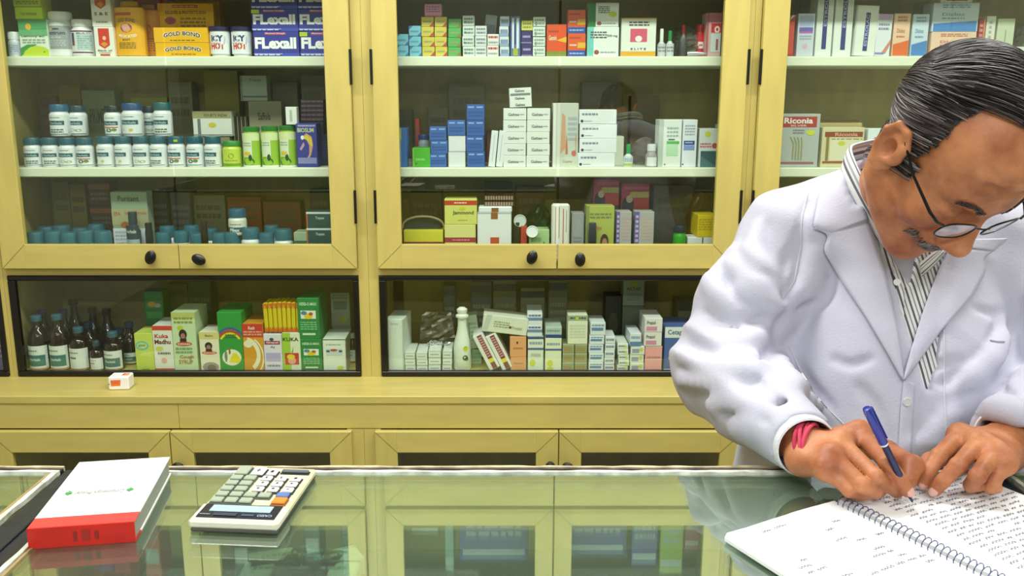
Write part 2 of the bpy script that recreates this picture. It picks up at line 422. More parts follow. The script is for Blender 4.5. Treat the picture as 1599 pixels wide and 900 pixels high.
# ------------------------------------------------------------------ stock on the shelves
FL = {'A': S1, 'B': S2, 'C': FLOOR_UP, 'W': FLOOR_LO}
YF0 = 2.856
RJ = random.Random(11)
POS = {1: ['topmost'], 2: ['upper', 'bottom'], 3: ['topmost', 'middle', 'bottom'],
       4: ['topmost', 'second down', 'third down', 'bottom'],
       5: ['topmost', 'second down', 'middle', 'fourth down', 'bottom']}
YFW = 2.818
def yf(f, Y): return YFW if (f == 'W' and Y == YF0) else Y
def fit(X, w, z, Y):
    """keep a thing between the sides of its bay"""
    if Y < D: return X
    for x0, x1 in BAYS:
        if x0-.05 < X < x1+.05: return min(max(X, x0+.0075+w/2), x1-.0075-w/2)
    return X
def S_front(w, h):
    return lambda u, v, off: (-w/2+u*w, -off, v*h)
def carton(f, x0, x1, yt, base, a, label, Y=YF0, dep=.07, z0=None, yb=None, name='medicine_carton', cat='carton', group=None,
           rz=None, tilt=0, rough=.45, lid=None, yref=None):
    Y = yf(f, Y)
    zb = (FL[f]+.0004) if z0 is None else z0
    if yb is not None: zb = at(0, yb, Y).z
    ym = yt+20 if yref is None else yref
    X0, X1 = at(x0, ym, Y).x, at(x1, ym, Y).x
    zt = at(0, yt, Y).z
    w = X1-X0-.0012; h = zt-zb
    b = MB(); b.cbox(-w/2, w/2, 0, dep, 0, h, base, .0012)
    art(b, S_front(w, h), a)
    # glued end flap seam across the top
    b.box(-w/2+.002, w/2-.002, dep*.42, dep*.42+.0008, h, h+.0002, 'b9b6a8' if base.lower() > 'a' else '3a3a38')
    rz = RJ.uniform(-.012, .012) if rz is None else rz
    o = b.build(name, loc=(fit((X0+X1)/2, w+abs(math.sin(tilt))*h+abs(rz)*dep, zb, Y), Y, zb+abs(math.sin(tilt))*w/2), rot=(0, tilt, rz))
    tag(o, label, cat, group)
    return o, zt
def stack(f, x0, x1, yt, n, base, a, desc, where, Y=YF0, dep=.07, yb=None, z0=None, group=None, jig=.6, name='medicine_carton', bases=None):
    Y = yf(f, Y)
    zb = FL[f]+.0004 if z0 is None else z0
    if yb is not None: zb = at(0, yb, Y).z
    zt = at(0, yt, Y).z; h = (zt-zb)/n; grp = group or ('%ss %s' % (desc, where))
    for i in range(n):
        j = RJ.uniform(-jig, jig); k = n-1-i
        X0, X1 = at(x0+j, yt+20, Y).x, at(x1+j, yt+20, Y).x; w = X1-X0-.0012
        b = MB(); bc = bases[k] if bases else base; aa = a[k] if (a and isinstance(a[0], list)) else a
        b.cbox(-w/2, w/2, 0, dep, 0, h-.0005, bc, .0012); art(b, S_front(w, h-.0005), aa)
        o = b.build(name, loc=(fit((X0+X1)/2, w+.002, zb, Y), Y+RJ.uniform(0, .002), zb+i*h), rot=(0, 0, RJ.uniform(-.012, .012)))
        tag(o, '%s, %s, %s' % (desc, POS[n][k], where) if n > 1 else '%s %s' % (desc, where), 'carton', grp)
    return zt
def S_cyl(r, z0, z1, half=1.15):
    return lambda u, v, off: ((r+off)*math.sin((u-.5)*2*half), -(r+off)*math.cos((u-.5)*2*half), z0+v*(z1-z0))
def jar(f, cx, wpx, yt, ycap, label, body='e9ecee', capc='1f5868', a=None, Y=None, z0=None, name='pill_jar', cat='jar', group=None,
        lab=None, labz=(.1, .82), sy=1, prof=None, seal=True, yref=None, ribs=True, rough=.3, rzz=0):
    w = at(cx+wpx/2, yt+20, 2.88).x-at(cx-wpx/2, yt+20, 2.88).x; r = w/2*.97
    Y = (YF0+r*sy) if Y is None else Y
    zb = (FL[f]+.0004) if z0 is None else z0
    X = fit(at(cx, yt+20, Y).x, 2*r, zb, Y); zt = at(0, yt, Y).z; zc = at(0, ycap, Y).z
    H = zt-zb; hc = zt-zc; hb = H-hc
    t = empty(name, (X, Y, zb), rot=(0, 0, rzz)); tag(t, label, cat, group)
    pr = prof(r, hb) if prof else [(r*.93, 0), (r, .003), (r, hb*.84), (r*.97, hb*.9), (r*.86, hb*.95), (r*.84, hb)]
    b = MB(); b.lathe(pr, 28, mat(body, rough), sy=sy); b.build('body', t, smooth=True)
    rc = (r*.9) if not prof else max(pr[-1][0]*1.12, r*.2)
    b = MB(); b.lathe([(rc, hb), (rc, hb+hc*.85), (rc*.93, H), (rc*.5, H+.0002)], 28, mat(capc, .35), sy=sy)
    if ribs:
        for k in range(28):
            an = 2*PI*k/28; p = Vector((rc*math.cos(an), rc*sy*math.sin(an), 0)); 
            b.tube([p+Vector((0, 0, hb+.0015)), p+Vector((0, 0, hb+hc*.8))], .0006, mat(capc, .35), 4)
    b.build('cap', t, smooth=True)
    if a is not None:
        l = MB(); z0l, z1l = hb*labz[0], hb*labz[1]
        S = lambda u, v, off: ((r+off)*math.sin((u-.5)*2.3), -(r+off)*sy*math.cos((u-.5)*2.3), z0l+v*(z1l-z0l))
        art(l, S, [('r', 0, 0, 1, 1, lab or body)]+a, base=.0004); l.build('label', t)
    return t, zt
G0, G1, G2 = '2c3a40', '7a8288', 'b9bec0'
def words(n=2, c=G1, u0=.1, u1=.9, v0=.2, v1=.8): return [('l', u0, v0, u1, v1, n, c)]

# ---- left bay, top shelf
jar('A', 23, 19, 50, 62, 'small white bottle standing in the far left corner of the top shelf', 'dfe5ee', 'eef2f6', [('r', 0, 0, 1, .9, 'c9d3e4'), ('l', .1, .2, .9, .8, 4, '8292b0')], name='pill_bottle', cat='bottle')
c_, z = carton('A', 29, 74, 30, 'e9f2e4', [('r', 0, .55, 1, 1, '6cb47e'), ('r', 0, .72, 1, 1, '4ea066'), ('c', .35, .8, .1, .09, 'e8b93a'), ('t', 'Lemony aci', .08, .5, .88, .58, '3c6b4b'), ('l', .1, .34, .9, .48, 2, '97a79a'),
        ('p', [(0, 0), (0, .22), (.25, .32), (.6, .33), (.2, .12)], '3f9a55'), ('p', [(.06, 0), (.15, .14), (.35, .25), (.6, .29), (.85, .25), (1, .18), (1, 0)], 'c9dd3a'), ('c', .84, .12, .03, .025, '7c9a30')],
        'green and white carton with a lime picture beside the small white bottle')
_, z = carton('A', 25, 68, 10, 'c6e02c', [('t', 'THE WONDER', .2, .3, .8, .5, '66801c'), ('r', 0, .92, 1, 1, '8fae22')], 'lime green carton lying on the lime picture carton', z0=z+.0004, yref=40)
carton('A', 24, 67, -14, 'd2e43a', [('l', .1, .1, .9, .35, 2, '7f9a26')], 'yellow green carton topmost of the lime cartons at top left', z0=z+.0004, yref=40)
jar('A', 95, 39, 19, 31, 'large grey labelled white bottle beside the lime carton', 'e6e9ea', 'f1f2f0',
    [('r', 0, 0, 1, 1, '9aa0a3'), ('t', 'entrum', .2, .62, .8, .76, '2d3b52'), ('c', .3, .86, .06, .05, 'd9c23c'), ('r', .38, .83, .6, .89, '454b52'), ('t', 'SILVER', .28, .46, .66, .54, 'd9dde4'), ('l', .2, .12, .8, .4, 4, 'c5cad0')], labz=(.2, .82), name='pill_bottle', cat='bottle')
jar('A', 130, 36, 31, 42, 'white vitamin bottle with two maroon rings beside the grey labelled bottle', 'e9eaec', 'eceeed',
    [('r', 0, .94, 1, 1, '7a2c50'), ('r', 0, .06, 1, .12, '7a2c50'), ('r', .15, .5, .3, .9, '34386e'), ('r', .15, .38, .3, .5, 'a3303c'), ('r', .42, .2, 1, .84, 'bcd2d2'), ('l', .45, .25, .98, .8, 6, '8ba5a8'), ('t', 'MULTI', .42, .85, .9, .92, '7080a0')], labz=(.06, .86), name='pill_bottle', cat='bottle')
RED = [('p', [(.22, .38), (.22, .95), (.78, .95), (.78, .38), (.5, .26)], 'd8331f'), ('p', [(.3, .42), (.5, .32), (.7, .42), (.5, .5)], 'e8952a'), ('c', .52, .62, .09, .07, 'f2c9b0'), ('t', 'Black oil', .14, .17, .86, .23, '4b5a50'), ('l', .2, .1, .8, .15, 1, '98a098'), ('r', .25, .02, .75, .08, 'c84030'), ('t', 'S & E', .15, .24, .85, .24, 'dddddd')]
_, z = carton('A', 147, 178, 42, 'f0eee4', RED[:6]+RED[6:7], 'white and red hair oil carton, lower of two beside the yellow powder bottle')
carton('A', 144, 175, -8, 'f0eee4', [('p', [(.22, .68), (.22, 1), (.78, 1), (.78, .68), (.5, .56)], 'd8331f'), ('p', [(.32, .72), (.5, .62), (.68, .72), (.5, .8)], 'e8952a'), ('t', 'S & E', .15, .36, .85, .46, '26302c'), ('l', .2, .1, .8, .2, 1, '98a098')],
       'white and red hair oil carton, upper of two beside the yellow powder bottle', z0=z+.0004, yref=40)
pb = lambda r, h: [(r*.9, 0), (r, .006), (r*.98, h*.5), (r, h*.9), (r*.9, h*.97), (r*.5, h)]
GB = [('r', .08, .84, .62, .9, 'c3502c'), ('t', 'GOLD BOND', .2, .68, .72, .76, '6c3c50', .03), ('c', .46, .58, .17, .1, '9a4f74'), ('c', .46, .58, .1, .06, 'd8a0b4'), ('t', 'MEDICATED', .22, .4, .74, .46, 'fff4e6', -.03), ('t', 'BODY', .34, .31, .56, .35, '5c5020'), ('l', .2, .14, .7, .28, 4, '8a6c18')]
jar('A', 203, 50, 3, 10, 'yellow medicated powder bottle with a purple badge beside the red and white cartons', 'eeae12', 'e8a410', GB, sy=.62, prof=pb, labz=(0.02, .96), lab='eeae12', name='powder_bottle', cat='bottle', ribs=False)
jar('A', 232, 40, 8, 14, 'yellow powder bottle standing half hidden behind the first one', 'd98a14', 'd08210', [('c', .5, .6, .16, .1, '9a3c34'), ('l', .2, .1, .8, .4, 6, '9a5a18')], sy=.6, prof=pb, labz=(0.02, .96), lab='d98a14', name='powder_bottle', cat='bottle', ribs=False, Y=2.93)
carton('A', 208, 262, -6, 'b8321c', [('l', .1, .2, .9, .8, 3, 'd87a40')], 'red carton standing behind the yellow powder bottles', Y=2.97)
GBa = lambda: [('t', 'GOLD BOND', .17, .3, .87, .62, 'fbf6ea', .16, .075), ('t', 'GOLD BOND', .18, .32, .86, .6, '24313f', .16, .03), ('l', .3, .1, .75, .22, 1, '8a6c18')]
_, z = carton('A', 243, 327, 67, 'efb514', GBa(), 'flat yellow carton with arched lettering, lower of two beside the ointment jars', dep=.06)
_, z = carton('A', 240, 325, 43, 'efb514', GBa(), 'flat yellow carton with arched lettering, upper of two beside the ointment jars', z0=z+.0004, dep=.06, yref=60)
carton('A', 246, 334, 5, 'f0b616', [('r', .27, .92, .72, .97, 'b5442c'), ('l', .29, .93, .7, .96, 1, 'f6d0b4'), ('t', 'RELIEVES & PROTECTS SKIN', .14, .8, .86, .86, '6d5a1c'), ('c', .22, .68, .1, .07, 'a8465c'), ('l', .4, .55, .85, .75, 3, '9a7c1c')], 'large upright yellow powder carton behind the two flat yellow cartons', Y=2.925, dep=.05)
carton('A', 262, 343, 2, 'e0a414', [('l', .1, .3, .9, .8, 6, 'a87c14')], 'large yellow carton rearmost behind the flat yellow cartons', Y=2.985, dep=.05)
ih = lambda r, h: [(r*.84, 0), (r*.88, .003), (r, h*.98), (r*.97, h)]
for cx, wh in ((344, 'beside the yellow cartons'), (378, 'beside the blue cartons')):
    jar('A', cx, 33, 42, 49, 'white tapered ointment jar with navy lid '+wh, 'eceef2', '2a2350', [('t', 'ICY', .22, .56, .74, .86, '22336c', 0, .05), ('t', 'HOT', .2, .2, .78, .52, 'cf3d1c', 0, .05), ('p', [(.76, .5), (.95, .5), (.8, .86)], 'c4cfe8')], prof=ih, labz=(.1, .95), name='ointment_jar', group='navy lidded ointment jars', ribs=False)
FXA = [('r', .62, 0, 1, .14, '4350b8'), ('t', 'FLexall', .03, .3, .94, .76, 'fbfbff', 0, .045), ('r', .25, .86, .72, .96, 'b84a78'), ('t', 'Maximum Strength', .27, .88, .7, .95, 'f4d8e2'), ('r', 0, .08, .63, .12, '9aa4e0'), ('l', .02, .02, .6, .12, 1, 'ccd0f4')]
for ci, (xa, xb) in enumerate(((394, 466), (467, 538))):
    z = FL['A']+.0004
    for ri, yt in enumerate((49, 14, -21)):
        s_ = FXA+([('r', 0, .8, .17, .97, 'c2d22e')] if (ci, ri) in ((0, 1), (1, 0)) else [])
        _, z = carton('A', xa-(1 if ri else 0), xb, yt, '3a3f9c', s_, 'royal blue pain relief carton with white lettering, %s of the %s column' % (['bottom', 'second from bottom', 'third from bottom'][ri], ['left', 'right'][ci]), z0=z, group='royal blue pain relief cartons', yref=40, dep=.05)
        z += .0004

# ---- left bay, middle shelf
TEAL = '1d5a6c'
def himjar(cx, wd, yt, ycap, label, col, capc=TEAL, **k):
    pic = {'y': [('p', [(.2, .3), (.2, .18), (.5, .08), (.8, .3)], '9fb050'), ('c', .55, .22, .08, .06, 'd2c23c')], 'b': [('l', .2, .06, .8, .3, 2, '4a6a4a')], 'r': [('r', .15, .34, .85, .4, 'd0602c'), ('c', .4, .22, .14, .1, '2f6a3a'), ('c', .66, .24, .12, .08, '5c8a3a')],
           'g': [('c', .35, .22, .15, .07, 'a9c27c'), ('c', .65, .2, .15, .07, '8fb06c')]}[col]
    return jar('B', cx, wd, yt, ycap, label, 'e8ecf0', capc, [('l', .2, .82, .7, .9, 1, '52666c'), ('r', .08, .48, .86, .7, '1c5260'), ('t', 'Herbals', .18, .52, .76, .64, 'a9ccd4')]+pic+[('r', 0, 0, 1, .03, '5c6c74')], group='teal capped herbal tablet jars on the middle shelf', labz=(.08, .86), **k)
XS = [(51, 'b'), (79, 'b'), (106, 'g'), (133, 'r'), (165, 'y'), (193, 'y'), (221, 'g'), (248, 'b'), (276, 'r'), (305, 'r'), (333, 'b')]
ORD = ['first', 'second', 'third', 'fourth', 'fifth', 'sixth', 'seventh', 'eighth', 'ninth', 'tenth', 'eleventh']
caps = []
for i, (cx, c) in enumerate(XS):
    t, zc = himjar(cx, 27.4, 215 if i < 4 else 213, 226 if i < 4 else 224, 'white herbal jar with teal cap, %s from the left in the front row' % ORD[i], c, rzz=RJ.uniform(-.25, .25))
    if i == 8:
        b = MB(); art(b, S_cyl(.0254, .078, .088), [('r', .58, .1, .78, .8, 'b6c832')]); b.build('price_sticker', t)
himjar(27, 27, 216, 227, 'white herbal jar with teal cap, half hidden in the left corner', 'y', Y=2.95)
for i in range(6):      # second row carries the upper jars
    himjar([66, 94, 122, 178, 207, 252][i], 26, 217, 227, 'white herbal jar in the rear row under the upper jars, %s from left' % ORD[i], 'g', Y=2.942+.004*(i % 2))
zt2 = at(0, 213, 2.93).z
for cx, wd, yt, yc, c, lb, cp, YY in ((93, 31, 163, 174, 'b', 'upper herbal jar standing on the front row, far left one', '235f86', 2.912), (122, 29, 165, 175, 'g', 'upper herbal jar with dark cap turned away, second from left', '16404c', 2.945),
        (177, 28, 165, 175, 'r', 'upper herbal jar with a near black cap and orange striped label', '131c28', 2.912), (207, 34, 161, 172, 'y', 'upper herbal jar with a blue cap in the middle of the upper row', '1c4c80', 2.911),
        (234, 22, 166, 176, 'g', 'upper herbal jar mostly hidden behind the blue capped one', '12303c', 2.965), (254, 30, 160, 172, 'b', 'upper herbal jar with green teal cap, far right of the upper row', '1e5f62', 2.911)):
    himjar(cx, wd, yt, yc, lb, c, cp, Y=YY, z0=zt2+.002)
jar('B', 363, 30, 220, 228, 'short lime green jar with dark green lid beside the herbal jars', 'c8d84c', '3c8c34', [('c', .55, .62, .13, .14, '5f8c2c'), ('c', .55, .62, .09, .1, 'c8d84c'), ('l', .2, .3, .85, .42, 1, '96a83c'), ('r', 0, .05, 1, .2, '6c9c30')], labz=(.0, .86), lab='c8d84c')
for i, (cx, lb) in enumerate(((393, 'beside the short lime jar'), (422, 'in the middle of the three tall ones'), (450, 'beside the blue back pain carton'))):
    jar('B', cx, 29, [198, 197, 196][i], [205, 204, 203][i], 'tall lime green herbal can with green lid '+lb, 'a9cc3e', '2e7c34',
        [('r', 0, .78, 1, 1, 'dfe8b4'), ('r', .12, .3, .6, .78, 'e0e8d0'), ('l', .16, .6, .56, .74, 2, '9aa890'), ('c', .4, .16, .3, .12, '2a6a30'), ('c', .5, .28, .08, .1, '1f4f2a'), ('r', 0, 0, 1, .05, 'ecf0e4')]+([('r', .2, .35, .5, .45, 'e6c22c')] if i != 1 else []), labz=(.0, .95), lab='9cc63a', name='herbal_can', cat='can', group='tall lime green herbal cans')
carton('B', 446, 464, 167, 'eceee8', [('r', .35, .15, .6, .85, 'cfd4cc'), ('l', .38, .2, .58, .8, 5, 'a4aca4')], 'small white carton balanced on the lids of the green cans', z0=at(0, 195, 2.875).z+.0006, Y=2.862, dep=.03)
carton('B', 462, 495, 193, '3a3f98', [('t', 'BIOSLIM', .08, .8, .86, .9, 'd8dca0'), ('r', .1, .93, .95, .97, 'a8a0d0'), ('p', [(.3, .7), (.5, .78), (.75, .7), (.8, .5), (.7, .3), (.5, .1), (.35, .08), (.6, .3), (.62, .5), (.5, .62)], 'd8a08c'), ('p', [(.35, .66), (.5, .74), (.72, .66), (.78, .5), (.68, .48), (.6, .6)], 'e6cf3a'), ('c', .3, .68, .08, .05, 'f2f2f0'), ('r', .05, .08, .95, .22, '8a90c8'), ('p', [(.15, .42), (.35, .58), (.4, .5), (.22, .38)], 'c89ab8')],
       'royal blue carton showing a bending figure beside the green cans')
carton('B', 497, 514, 210, '232a4c', [('l', .1, .2, .9, .8, 8, '3f4878')], 'dark blue box added as the shade behind the blue back pain carton', Y=2.93)  # dark box filling in the shade beside the blue carton
carton('B', 301, 362, 174, 'dfe2d8', [('r', 0, .72, 1, 1, 'a29c74'), ('t', 'FOURTS INDIA', .3, .78, .9, .9, '4a4630'), ('c', .5, .45, .1, .1, 'cfc43c'), ('r', .12, 0, .2, .7, '77787c'), ('r', 0, .04, 1, .08, '8a8c94')], 'white carton with a khaki top band behind the herbal jars', Y=2.965, z0=at(0, 213, 2.965).z, dep=.06)
carton('B', 302, 360, 214, '8b8870', [('l', .1, .2, .9, .8, 4, '6a6850')], 'khaki carton hidden low behind the teal capped jars', Y=2.968, dep=.06)
z4 = at(0, 212, 2.99).z
_, z = carton('B', 388, 440, 158, '8f8c72', [('t', 'Saffola', .28, .7, .66, .82, '35342a'), ('r', .2, .05, .9, .55, '9ba08c')], 'grey khaki carton standing behind the green cans', Y=2.992, dep=.05)
carton('B', 375, 417, 118, '9ba59a', [('t', 'Tonic', .34, .76, .8, .88, '6a7268'), ('r', 0, .14, 1, .2, '5c6474'), ('r', 0, 0, .08, 1, '7a847c')], 'pale grey green carton on top of the khaki carton at the back', Y=2.992, z0=z+.0005, dep=.05)
for i in range(8):
    x = 364+i*3.0
    carton('B', x, x+2.6, 182, '3c382c' if i % 2 else '8a8468', [], 'thin carton packed upright beside the khaki carton', Y=2.99, dep=.05, group='thin cartons packed upright behind the jars', rz=0)
for i in range(5):
    carton('B', 470, 506, 190-7*i-7, '2e2430', [('l', .02, .2, .98, .8, 1, '6c4a58')], 'dark purple strip pack, %s in the pile behind the blue carton' % ['bottom', 'fourth down', 'middle', 'second down', 'topmost'][i], Y=2.93, yb=190-7*i, dep=.05, name='strip_pack', cat='pack', group='dark strip packs behind the blue carton')
carton('B', 466, 506, 190, '2c2a34', [], 'dark carton supporting the purple strip packs', Y=2.932, dep=.05)
# dull stock at the back of the middle shelf
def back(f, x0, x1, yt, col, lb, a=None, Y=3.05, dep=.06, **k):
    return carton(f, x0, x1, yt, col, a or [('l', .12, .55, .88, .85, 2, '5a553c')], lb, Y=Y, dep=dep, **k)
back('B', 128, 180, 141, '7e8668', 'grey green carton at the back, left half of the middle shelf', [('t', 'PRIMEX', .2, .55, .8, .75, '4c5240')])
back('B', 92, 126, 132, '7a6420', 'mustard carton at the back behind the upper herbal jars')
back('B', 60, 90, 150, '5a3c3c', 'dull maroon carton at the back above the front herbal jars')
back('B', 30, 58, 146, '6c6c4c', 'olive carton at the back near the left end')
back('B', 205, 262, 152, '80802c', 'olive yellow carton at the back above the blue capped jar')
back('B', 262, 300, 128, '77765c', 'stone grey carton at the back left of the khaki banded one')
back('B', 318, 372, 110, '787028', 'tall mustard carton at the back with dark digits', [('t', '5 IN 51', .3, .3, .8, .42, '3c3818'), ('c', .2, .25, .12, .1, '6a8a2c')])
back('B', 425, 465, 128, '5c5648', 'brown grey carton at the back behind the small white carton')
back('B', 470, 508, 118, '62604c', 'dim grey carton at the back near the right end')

# ---- left bay, bottom of the upper case
for i, (cx, yt) in enumerate(((57, 362), (85, 361), (110, 363), (136, 360), (162, 361))):
    jar('C', cx, 29, yt, yt+19, 'teal lidded jar seen only at its lid, %s from the left above the door rail' % ORD[i], 'dfe4ea', '34707f', None, group='teal lids above the left door rail', yref=380)
for i, (cx, yt) in enumerate(((74, 354), (98, 352), (128, 356), (152, 350))):
    jar('C', cx, 29, yt, yt+19, 'teal lidded jar in the rear row behind the left lids, %s from left' % ORD[i], 'dfe4ea', '2c6478', None, Y=2.95, group='rear teal lids behind the left door rail')
carton('C', 173, 230, 300, '8fa48c', [('r', 0, .0, 1, .45, 'dfe4f0'), ('r', .35, .45, 1, .75, 'a8a480'), ('r', 0, .5, .35, .75, 'a8a880'), ('t', 'Puritant', .2, .86, .78, .94, '3c4c40'), ('t', 'Isolated Formula', .36, .66, .96, .71, 'b0683c'), ('t', 'EPA', .06, .64, .24, .7, 'b0683c'), ('c', .36, .5, .13, .05, 'a3602c'), ('l', .05, .2, .4, .42, 4, 'b0b8c8')],
       'large green and white supplement carton with orange words', dep=.05, Y=2.905)
jar('C', 208, 22, 331, 350, 'dark bottle with a white emblem in front of the supplement carton', '2c4450', '24383f', [('r', 0, .7, 1, .98, '2a3c46'), ('t', 'Herbals', .1, .78, .8, .88, 'cdd8de'), ('r', 0, 0, 1, .6, '9fb4ba')], prof=lambda r, h: [(r, 0), (r, h*.8), (r*.6, h*.95), (r*.55, h)], name='medicine_bottle', cat='bottle', Y=2.872, ribs=False, labz=(0, .98))
jar('C', 233, 12, 348, 356, 'small black bottle standing right of the supplement carton', '181a1c', '141414', None, name='medicine_bottle', cat='bottle', ribs=False, Y=2.87)
jar('C', 319, 11, 345, 352, 'small dark dropper bottle near the door knobs', '201c20', '30242a', None, name='dropper_bottle', cat='bottle', ribs=False, Y=2.872)
for i, (cx, yt, YY) in enumerate(((256, 363, None), (284, 361, None), (309, 364, None), (344, 364, None), (363, 363, None), (392, 356, None), (417, 364, None), (443, 358, None), (262, 353, 2.95), (300, 352, 2.95), (330, 357, 2.955), (425, 352, 2.95))):
    jar('C', cx, 30 if i in (5, 7) else 26, yt, yt+(16 if i in (5, 7) else 17), 'tilting teal lidded jar right of the supplement carton, %s' % (['nearest the carton', 'second along', 'third along', 'fourth along', 'fifth along', 'sixth and largest', 'seventh along', 'eighth and large', 'rear left', 'rear second', 'rear third', 'rear right'][i]),
        'e4e8ea', '2f6b80', None, Y=YY, group='teal lids right of the supplement carton')
jar('C', 371, 29, 326, 339, 'white herbal jar with blue cap raised above the teal lids', 'e4e4dc', '245f80', [('r', 0, .1, 1, .5, '2a5c6c'), ('t', 'Pilex', .2, .15, .7, .42, 'dfe8ea', 0, .04), ('l', .2, .65, .8, .8, 1, '8a8a80')], Y=2.90, z0=at(0, 366, 2.9).z)
carton('C', 356, 386, 366, '3a4a44', [], 'dark carton lifting the blue capped herbal jar', Y=2.885, dep=.05)
carton('C', 459, 480, 363, '9cb094', [('r', 0, .55, 1, .7, '3c5c54')], 'pale green carton between the teal lids and the teal boxes')
TB = [('r', 0, .88, 1, 1, 'dce8ec'), ('t', 'Topex', .35, .5, .7, .72, 'c8dce0'), ('r', 0, 0, .05, .88, 'c85a3c')]
stack('C', 478, 519, 331, 3, '1c4c54', TB, 'dark teal carton with pale top edge', 'at the right of the left bay', dep=.06)
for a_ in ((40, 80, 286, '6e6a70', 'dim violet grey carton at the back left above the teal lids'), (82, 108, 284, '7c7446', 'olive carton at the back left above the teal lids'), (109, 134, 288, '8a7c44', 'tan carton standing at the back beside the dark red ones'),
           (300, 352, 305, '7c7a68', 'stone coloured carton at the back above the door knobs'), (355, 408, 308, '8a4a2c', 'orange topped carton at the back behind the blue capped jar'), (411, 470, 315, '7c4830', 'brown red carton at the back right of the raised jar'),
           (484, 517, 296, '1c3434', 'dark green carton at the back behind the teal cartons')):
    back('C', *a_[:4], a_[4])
stack('C', 138, 172, 284, 3, '3a2420', [('r', 0, .7, 1, .9, '8a4a24'), ('l', .1, .2, .9, .6, 2, '6a5c50')], 'dark brown carton with orange band', 'left of the supplement carton', Y=2.98)
carton('C', 236, 262, 296, '303848', [('l', .1, .2, .9, .8, 5, '50586c')], 'dark blue carton at the back right of the supplement carton', Y=3.0)
carton('C', 266, 298, 300, '54585c', [('l', .1, .2, .9, .8, 5, '70747c')], 'grey carton at the back above the left door knob', Y=3.02)

# ---- left bay, lower window: amber bottles
def amber(cx, wd, ycaptop, ylab, lab_kind, label, Y=None, capc='3b6377', lb=True):
    r = (at(cx+wd/2, 550, 2.87).x-at(cx-wd/2, 550, 2.87).x)/2*.97
    Y = YFW+r if Y is None else Y
    X = fit(at(cx, 550, Y).x, 2*r, 0, Y); zb = FLOOR_LO+.0004; H = at(0, ycaptop, Y).z-zb; hs = at(0, ylab-5, Y).z-zb
    t = empty('syrup_bottle', (X, Y, zb)); tag(t, label, 'bottle', 'amber syrup bottles in the lower window')
    gl = mat('1c0705', .08, 0, spec=.8)
    hn = H-.018
    b = MB(); b.lathe([(r*.9, 0), (r, .003), (r, hs), (r*.985, hs+(hn-hs)*.2), (r*.86, hs+(hn-hs)*.42), (r*.6, hs+(hn-hs)*.6), (r*.4, hs+(hn-hs)*.75), (r*.36, hn)], 26, gl); b.build('body', t, smooth=True)
    b = MB(); b.lathe([(r*.48, hn), (r*.5, hn+.002), (r*.5, H-.002), (r*.44, H)], 24, mat(capc, .3)); b.build('cap', t, smooth=True)
    if lb:
        l = MB(); z0l, z1l = .004, at(0, ylab, Y).z-zb
        S = lambda u, v, off: ((r+off)*math.sin((u-.5)*2.5), -(r+off)*math.cos((u-.5)*2.5), z0l+v*(z1l-z0l))
        a = {'g': [('r', 0, 0, 1, .07, 'b98a58'), ('r', .12, .16, .88, .62, '3f7472'), ('t', 'Herbals', .25, .38, .68, .5, 'd8e6e2'), ('l', .15, .76, .6, .84, 1, '6a787c')],
             's': [('r', 0, 0, 1, .07, 'b98a58'), ('p', [(.12, .2), (.88, .1), (.88, .42), (.45, .3)], '3f8a84'), ('l', .15, .76, .6, .84, 1, '6a787c'), ('l', .2, .5, .5, .62, 1, '4a6a70')]}[lab_kind]
        art(l, S, [('r', 0, 0, 1, 1, 'e3e6e4')]+a, base=.0004); l.build('label', t)
amber(62, 32, 493, 537, 'g', 'amber syrup bottle with green and white label, leftmost in the lower window')
amber(94, 31, 491, 537, 'g', 'amber syrup bottle with green and white label, second from left')
amber(125, 31, 511, 541, 's', 'amber syrup bottle with a white wave label, third from left')
amber(151, 21, 532, 557, 's', 'smallest amber bottle with dark cap and low label', capc='2f4650')
amber(178, 30, 518, 545, 'g', 'amber syrup bottle with green label right of the smallest bottle')
for i, (cx, yc, yl_) in enumerate(((72, 484, 540), (105, 484, 540), (141, 503, 545), (190, 512, 545), (205, 503, 548))):
    amber(cx, 28, yc, yl_, 'g', 'amber bottle in the second row with a blue cap, %s from left' % ORD[i], Y=2.915+.016*(i % 2)+.001*i, capc='27426a', lb=i > 2)
for i, (cx, yc) in enumerate(((60, 470), (88, 466), (122, 468), (150, 480), (172, 482))):
    amber(cx, 30, yc, 540, 'g', 'dark amber bottle in the rearmost row, %s from left' % ORD[i], Y=2.995+.055*(i % 2), capc='2c1418', lb=False)
Wk = dict(yref=550)
carton('W', 211, 240, 521, 'ccd860', [('c', .4, .68, .36, .12, '6cbcc8'), ('c', .4, .68, .28, .08, 'ccd860'), ('t', 'gest', .2, .64, .6, .72, '3f8a98'), ('r', .3, .03, .7, .07, '8a9440')], 'yellow green carton with a turquoise oval right of the amber bottles', dep=.1, **Wk)
carton('W', 240, 271, 509, 'e4e4dc', [('r', 0, .9, 1, 1, 'd23c2c'), ('t', 'Kuka', .1, .73, .8, .82, 'c02c24', 0, .03), ('t', 'Madhu', .08, .6, .9, .7, '6c2420', 0, .03), ('c', .3, .5, .2, .05, 'd2d060'), ('l', .2, .36, .85, .44, 1, '6c7070'), ('c', .5, .24, .14, .06, 'e0a8a0'), ('r', 0, 0, 1, .07, 'cf4a44')], 'white carton with red top and red lettering beside the turquoise oval carton', dep=.12, **Wk)
FACE = lambda u, v, s: [('c', u, v+.03*s, .17*s, .085*s, '1c1416'), ('c', u, v, .1*s, .05*s, 'a8706c'), ('r', u-.14*s, v-.12*s, u+.14*s, v-.04*s, '2c1820'), ('c', u+.02, v-.13*s, .34*s, .035*s, 'c3302c'), ('t', 'KESARI', u-.24*s, v-.15*s, u+.28*s, v-.115*s, 'f2dcd4')]
